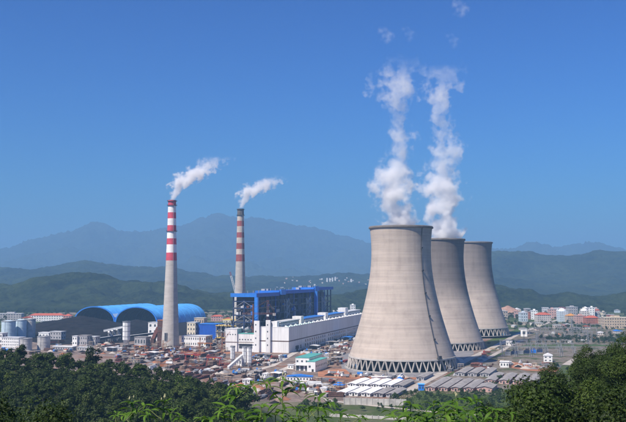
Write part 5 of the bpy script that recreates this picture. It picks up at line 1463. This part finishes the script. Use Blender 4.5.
scatter(240, [(400, 395), (520, 391), (500, 424), (330, 424)], (.5, .95), 'bank_scrub', 'bushes on the green bank below the camp sheds')
scatter(120, [(300, 404), (340, 404), (340, 424), (290, 424)], (.5, .95), 'bank_scrub', 'bushes on the green bank left of the retaining wall')
for k, (px, py, s) in enumerate(((500, 381, 1.2), (494, 388, 1.0), (556, 369, 1.3), (568, 372, 1.1), (467, 349, .9), (489, 345, .8), (514, 345, .9), (530, 343, 1.0), (512, 326, 1.6), (520, 327, 1.5), (533, 328, 1.4))):
    x, y = G(px, py); tree('plain_tree', ['round tree between the right hand grey sheds', 'small tree at the corner of the grey sheds', 'tree right of the white gabled switch house', 'tree at the foot of the road by the near slope', 'small tree at the foot of the middle tower', 'small tree between road and farthest tower', 'small tree by the white pump house', 'tree on the green line behind the switchyard', 'tall tree at the left end of town', 'second tall tree at the left end of town', 'third tall tree before the brown brick house'][k], x, y, PL, s, 'single trees of the plain', 0.0)
# grass on the bank
gv = []
for _ in range(26000):
    x, y = G(rnd.uniform(395, 545), rnd.uniform(391, 424)); gv.append((x, y))
gv = np.array(gv); n_ = len(gv); hh = nr.uniform(.3, 1.0, n_); aa = nr.uniform(0, 6.28, n_); ww = .22
V = np.zeros((n_, 3, 3)); V[:, 0, 0] = gv[:, 0] - np.cos(aa) * ww; V[:, 0, 1] = gv[:, 1] - np.sin(aa) * ww; V[:, 1, 0] = gv[:, 0] + np.cos(aa) * ww; V[:, 1, 1] = gv[:, 1] + np.sin(aa) * ww
V[:, 2, 0] = gv[:, 0] + nr.uniform(-.3, .3, n_); V[:, 2, 1] = gv[:, 1] + nr.uniform(-.3, .3, n_); V[:, 2, 2] = hh
o_ = stuff(link('bank_grass', np_mesh('bank_grass', V.reshape(-1, 3), np.arange(n_ * 3).reshape(-1, 3), M['grass'])))

# ------------------------------------------------------------------ leafy shoots right before the camera
def leaf_mesh(L, wd, droop, seed):
    n_ = 8; v = []; f = []
    x = z = 0.0; ang = .45
    for i in range(n_):
        t = i / (n_ - 1); ww = wd * (math.sin(math.pi * min(1, t * .96 + .03)) ** .9) * (1.12 - .35 * t)
        if i == n_ - 1: ww = .001
        v += [(x, -ww, z + ww * .35), (x, 0, z), (x, ww, z + ww * .35)]
        ang -= droop / n_ * 1.6; x += L / (n_ - 1) * math.cos(ang); z += L / (n_ - 1) * math.sin(ang)
    for i in range(n_ - 1):
        a = i * 3; f += [(a, a + 1, a + 4, a + 3), (a + 1, a + 2, a + 5, a + 4)]
    mb = MB(); mb.quad_add(v, f); mb.sm = True
    return mb.mesh('leaf', M['leaf_front'])
LEAF = [leaf_mesh(1.0, wd, d_, k) for k, (d_, wd) in enumerate(((.5, .115), (.8, .10), (1.1, .12), (1.4, .105), (.65, .13)))]
def shoot(label, px, top, d, nleaf, scale, seed, bud=True):
    r_ = random.Random(seed * 13 + 5)
    x = (px - CX) / F * d; zt = CAMZ - (top - HZ) / F * d; zg = float(ground_z(x, d))
    t = thing('leafy_shoot', label, 'plant', (x, d, zg - .05), 0, 'leafy shoots before the camera')
    H = zt - zg; bx, by = r_.uniform(-.25, .25), r_.uniform(-.2, .2)
    def at(q): return Vector((bx * (1 - q) ** 2, by * (1 - q) ** 2, H * q))
    MB().tube([at(q) for q in np.linspace(0, 1, 8)], [.018 - .013 * q for q in np.linspace(0, 1, 8)], 6).build('stem', M['stem_green'], t)
    tips = [(at(1.0), 7, 0.0, 1.0), (at(1 - .10 / H), 6, .8, 1.15)]
    for k in range(max(2, nleaf // 3)):                    # side twigs, each with a tuft of leaves
        q = 1 - (.12 + .10 * k + r_.uniform(0, .05)) / H
        p0 = at(q); az = k * 2.4 + r_.uniform(-.5, .5); L = r_.uniform(.10, .24)
        p1 = p0 + Vector((math.cos(az) * L, math.sin(az) * L, L * r_.uniform(.35, .9)))
        MB().tube([p0, (p0 + p1) / 2 + Vector((0, 0, -.01)), p1], [.007, .005, .003], 5).build('twig', M['stem_green'], t)
        tips.append((p1, r_.randint(4, 6), az, r_.uniform(.8, 1.15)))
    for p, n_, az0, ls in tips:
        for k in range(n_):
            az = az0 + k * 6.283 / n_ + r_.uniform(-.45, .45); L = scale * ls * r_.uniform(.65, 1.15)
            link('leaf', LEAF[r_.randrange(5)], t, p + Vector((0, 0, r_.uniform(-.03, .01))), rot=(r_.uniform(-.5, .5), r_.uniform(-.3, .25), az), scale=(L, L * r_.uniform(.85, 1.2), L))
    if bud:
        for k in range(4):
            p = at(1.0) + Vector((r_.uniform(-.03, .03), r_.uniform(-.03, .03), r_.uniform(.0, .06)))
            MB().tube([p, p + Vector((0, 0, .015)), p + Vector((0, 0, .035))], [.004, .009, .003], 6).build('bud', M['bud'], t)
SH = [(134, 396, 10, 9, .15), (166, 395, 10.5, 9, .16), (119, 407, 9.5, 7, .15), (150, 408, 9, 7, .15), (236, 380, 9.5, 11, .17), (283, 374, 9, 12, .18), (318, 390, 9.2, 11, .18), (262, 398, 8.5, 9, .16), (300, 402, 8.6, 9, .17), (225, 402, 9, 9, .16), (340, 406, 9.5, 7, .16), (248, 405, 9, 8, .16), (276, 406, 8.8, 8, .17),
      (409, 398, 8.8, 9, .18), (432, 397, 9.0, 10, .18), (452, 393, 9.3, 11, .18), (474, 395, 9.8, 11, .18), (490, 404, 9.6, 9, .17), (397, 410, 8.4, 7, .19), (444, 405, 8.8, 8, .18), (466, 407, 8.6, 8, .18), (181, 411, 9.5, 7, .15), (210, 412, 9.5, 7, .15), (322, 411, 8.7, 7, .16), (421, 408, 9.2, 8, .18)]
for k, a in enumerate(sorted(SH)): shoot('bright green leafy shoot in the foreground, ' + NUM[k] + ' from left', *a, seed=k, bud=a[0] in (134, 166, 283, 452))

# ------------------------------------------------------------------ steam and smoke
def fcurve(n, fac, pts):
    c = n.nodes.new('ShaderNodeFloatCurve')
    cu = c.mapping.curves[0]
    while len(cu.points) < len(pts): cu.points.new(.5, .5)
    for p, (a, b) in zip(cu.points, pts): p.location = (a, b); p.handle_type = 'AUTO_CLAMPED'
    c.mapping.update()
    n.links.new(fac, c.inputs['Value'])
    return c.outputs[0]
def plume(name, label, cat, D, base, rows, dens, nscale, warp, drift=0.0, group=None, edge=1.08, rag=2.1, fade=None, thin=.3):
    # rows: (photo row, photo column, half width in px); the axis leans with the wind
    zs = [zat(r[0], D) for r in rows]
    xs = [(r[1] - CX) / F * D for r in rows]; rs = [r[2] * D / F for r in rows]
    z0, z1 = zs[0], zs[-1]; H = z1 - z0
    x0 = base[0]; y0 = base[1]
    xr = 200.0
    m = bpy.data.materials.new(name); m.use_nodes = True; n = m.node_tree; n.nodes.clear()
    out = n.nodes.new('ShaderNodeOutputMaterial'); pv = n.nodes.new('ShaderNodeVolumePrincipled')
    pv.inputs['Color'].default_value = (.985, .985, .99, 1); pv.inputs['Anisotropy'].default_value = .0
    n.links.new(pv.outputs[0], out.inputs['Volume'])
    tc = n.nodes.new('ShaderNodeTexCoord')
    co = tc.outputs['Object']
    nz = n.nodes.new('ShaderNodeTexNoise'); nz.inputs['Scale'].default_value = nscale * .55; nz.inputs['Detail'].default_value = 2
    n.links.new(co, nz.inputs['Vector'])
    vm = n.nodes.new('ShaderNodeVectorMath'); vm.operation = 'MULTIPLY_ADD'
    n.links.new(nz.outputs['Color'], vm.inputs[0]); vm.inputs[1].default_value = (warp,) * 3
    sub = n.nodes.new('ShaderNodeVectorMath'); sub.operation = 'ADD'; sub.inputs[1].default_value = (-warp / 2,) * 3
    n.links.new(co, vm.inputs[2]); n.links.new(vm.outputs[0], sub.inputs[0])
    s = n.nodes.new('ShaderNodeSeparateXYZ'); n.links.new(sub.outputs[0], s.inputs[0])
    t = mathn(n, 'DIVIDE', s.outputs[2], H, clamp=True)
    cx_ = fcurve(n, t, [((z - z0) / H, .5 + (x - x0) / (2 * xr)) for z, x in zip(zs, xs)])
    cr_ = fcurve(n, t, [((z - z0) / H, r / 60.0) for z, r in zip(zs, rs)])
    dx = mathn(n, 'SUBTRACT', s.outputs[0], mathn(n, 'MULTIPLY_ADD', cx_, 2 * xr, -xr))
    dy = mathn(n, 'SUBTRACT', s.outputs[1], mathn(n, 'MULTIPLY', s.outputs[2], drift))
    d = mathn(n, 'DIVIDE', mathn(n, 'SQRT', mathn(n, 'ADD', mathn(n, 'MULTIPLY', dx, dx), mathn(n, 'MULTIPLY', dy, dy))), mathn(n, 'MULTIPLY_ADD', cr_, 60.0, .3))
    f = n.nodes.new('ShaderNodeTexNoise'); f.inputs['Scale'].default_value = nscale; f.inputs['Detail'].default_value = 5; f.inputs['Roughness'].default_value = .58
    n.links.new(co, f.inputs['Vector'])
    rg = mathn(n, 'MULTIPLY_ADD', t, rag * 2.2, rag * 2)       # more torn and thinner towards the top
    ed = mathn(n, 'MULTIPLY_ADD', t, -thin, edge)
    k = mathn(n, 'MULTIPLY_ADD', mathn(n, 'SUBTRACT', f.outputs['Fac'], .5), rg, mathn(n, 'SUBTRACT', ed, d))
    k = mathn(n, 'MULTIPLY', k, 2.2, clamp=True)
    k = mathn(n, 'MULTIPLY', k, k)
    fd = fcurve(n, t, fade or [(0, 1), (.3, .9), (1, .25)])
    # nothing beyond the ends of the column
    low = mathn(n, 'MULTIPLY_ADD', s.outputs[2], .5, 1.0, clamp=True)
    n.links.new(mathn(n, 'MULTIPLY', mathn(n, 'MULTIPLY', mathn(n, 'MULTIPLY', k, fd), low), dens), pv.inputs['Density'])
    m.cycles.volume_step_rate = .35
    mb = MB()
    pts = []; rad = []
    for i, (z, x, r) in enumerate(zip(zs, xs, rs)):
        pts.append((x - x0, (z - z0) * drift, z - z0)); rad.append(r * 1.55 + warp * .35 if 0 < i else r * 1.12)
    pts.append((pts[-1][0], pts[-1][1], pts[-1][2] + rs[-1] + warp * .3)); rad.append(rs[-1] * .5)
    k = len(mb.v); N = 20
    for p, r in zip(pts, rad):
        for j in range(N):
            a = 2 * math.pi * j / N; mb.v.append((p[0] + r * math.cos(a), p[1] + r * math.sin(a), p[2]))
    for i in range(len(pts) - 1):
        for j in range(N):
            j2 = (j + 1) % N; mb.f.append((i * N + j, i * N + j2, (i + 1) * N + j2, (i + 1) * N + j))
    mb.f.append(tuple(reversed(range(N)))); mb.f.append(tuple((len(pts) - 1) * N + j for j in range(N)))
    o_ = mb.build(name, m, None, (x0, y0, z0))
    return tag(o_, label, cat, group)
X1, Y1 = GD(401, 870); X2, Y2 = GD(439.9, 1109)
plume('steam_plume', 'white steam column rising from the nearest cooling tower', 'steam', 870, (X1, Y1),
      [(226, 399, 16), (212, 397, 16.5), (198, 394, 17.5), (185, 393, 17), (172, 396, 14), (160, 401, 11), (146, 403, 11), (130, 403, 10), (114, 402, 9.5), (102, 399, 11), (90, 395, 17), (79, 398, 18), (66, 403, 17), (52, 408, 14)],
      .15, .062, 18, 0.05, 'steam plumes', fade=[(0, 1), (.26, .75), (.45, .30), (.8, .30), (.9, .15), (1, .0)])
plume('steam_plume', 'white steam column rising from the middle cooling tower', 'steam', 1109, (X2, Y2),
      [(239, 443, 16), (222, 444, 16), (205, 443, 15.5), (190, 443, 16), (176, 446, 16), (163, 447, 15), (150, 449, 13), (136, 448, 12), (120, 443, 9.5), (106, 439, 9), (94, 440, 14), (83, 444, 16), (72, 447, 15), (58, 450, 12)],
      .135, .050, 21, 0.05, 'steam plumes', fade=[(0, 1), (.26, .75), (.45, .30), (.8, .30), (.9, .15), (1, .0)])
Xa, Ya = GD(171.6, D1); Xb, Yb = GD(240.4, D2)
plume('smoke_plume', 'dense white smoke blowing right from the red and white chimney', 'smoke', D1, (Xa, Ya),
      [(200, 172, 2.8), (195, 174, 5), (189, 177.5, 8), (183, 182, 11), (177, 188, 13), (172, 195, 13.5), (167, 203, 13), (162, 211, 13), (156, 219, 11)],
      .22, .10, 7, 0, 'chimney smoke', edge=1.05, rag=1.9, fade=[(0, .8), (.4, .85), (.7, .45), (.9, .15), (1, .0)])
plume('smoke_plume', 'small white smoke puff trailing right from the sooty tipped chimney', 'smoke', D2, (Xb, Yb),
      [(208, 241, 2.4), (203, 242.5, 4.5), (198, 245.5, 8), (193, 250, 11), (188.5, 255.5, 13.5), (185, 261, 13), (181, 268, 12), (176, 275, 10)],
      .17, .08, 9, 0, 'chimney smoke', edge=1.05, rag=1.9, fade=[(0, .8), (.4, .85), (.7, .45), (.9, .15), (1, .0)])
for (px, py, hw, hh, d_, lab) in ((387, 32, 14, 10, .014, 'small steam wisp drifting high above the nearest cooling tower'),
                             (410, 31, 11, 9, .010, 'faint steam wisp right of the small high wisp'),
                             (455, 38, 11, 9, .011, 'faint steam wisp above the second steam column'),
                             (463, 4, 15, 11, .014, 'steam wisp cut by the top edge of the picture')):
    x_, y_ = GD(px, 900)
    plume('steam_wisp', lab, 'steam', 900, (x_, y_), [(py + hh, px, hw * .35), (py + hh * .4, px, hw * .9), (py, px, hw), (py - hh * .4, px, hw * .8), (py - hh, px, hw * .3)],
          d_ * 1.5, .05, 20, 0, 'high steam wisps', edge=.62, rag=1.7, thin=0, fade=[(0, .0), (.25, 1), (.75, 1), (1, 0)])

# ------------------------------------------------------------------ haze: the air of the valley
hb = MB().box(-23000, 23000, -23000, 23000, -20, 1120)
hm = bpy.data.materials.new('haze_air'); hm.use_nodes = True; n = hm.node_tree; n.nodes.clear()
out = n.nodes.new('ShaderNodeOutputMaterial'); pv = n.nodes.new('ShaderNodeVolumePrincipled')
pv.inputs['Color'].default_value = (.27, .51, .80, 1); pv.inputs['Density'].default_value = .000128; pv.inputs['Anisotropy'].default_value = .0
n.links.new(pv.outputs[0], out.inputs['Volume'])
stuff(hb.build('haze', hm))
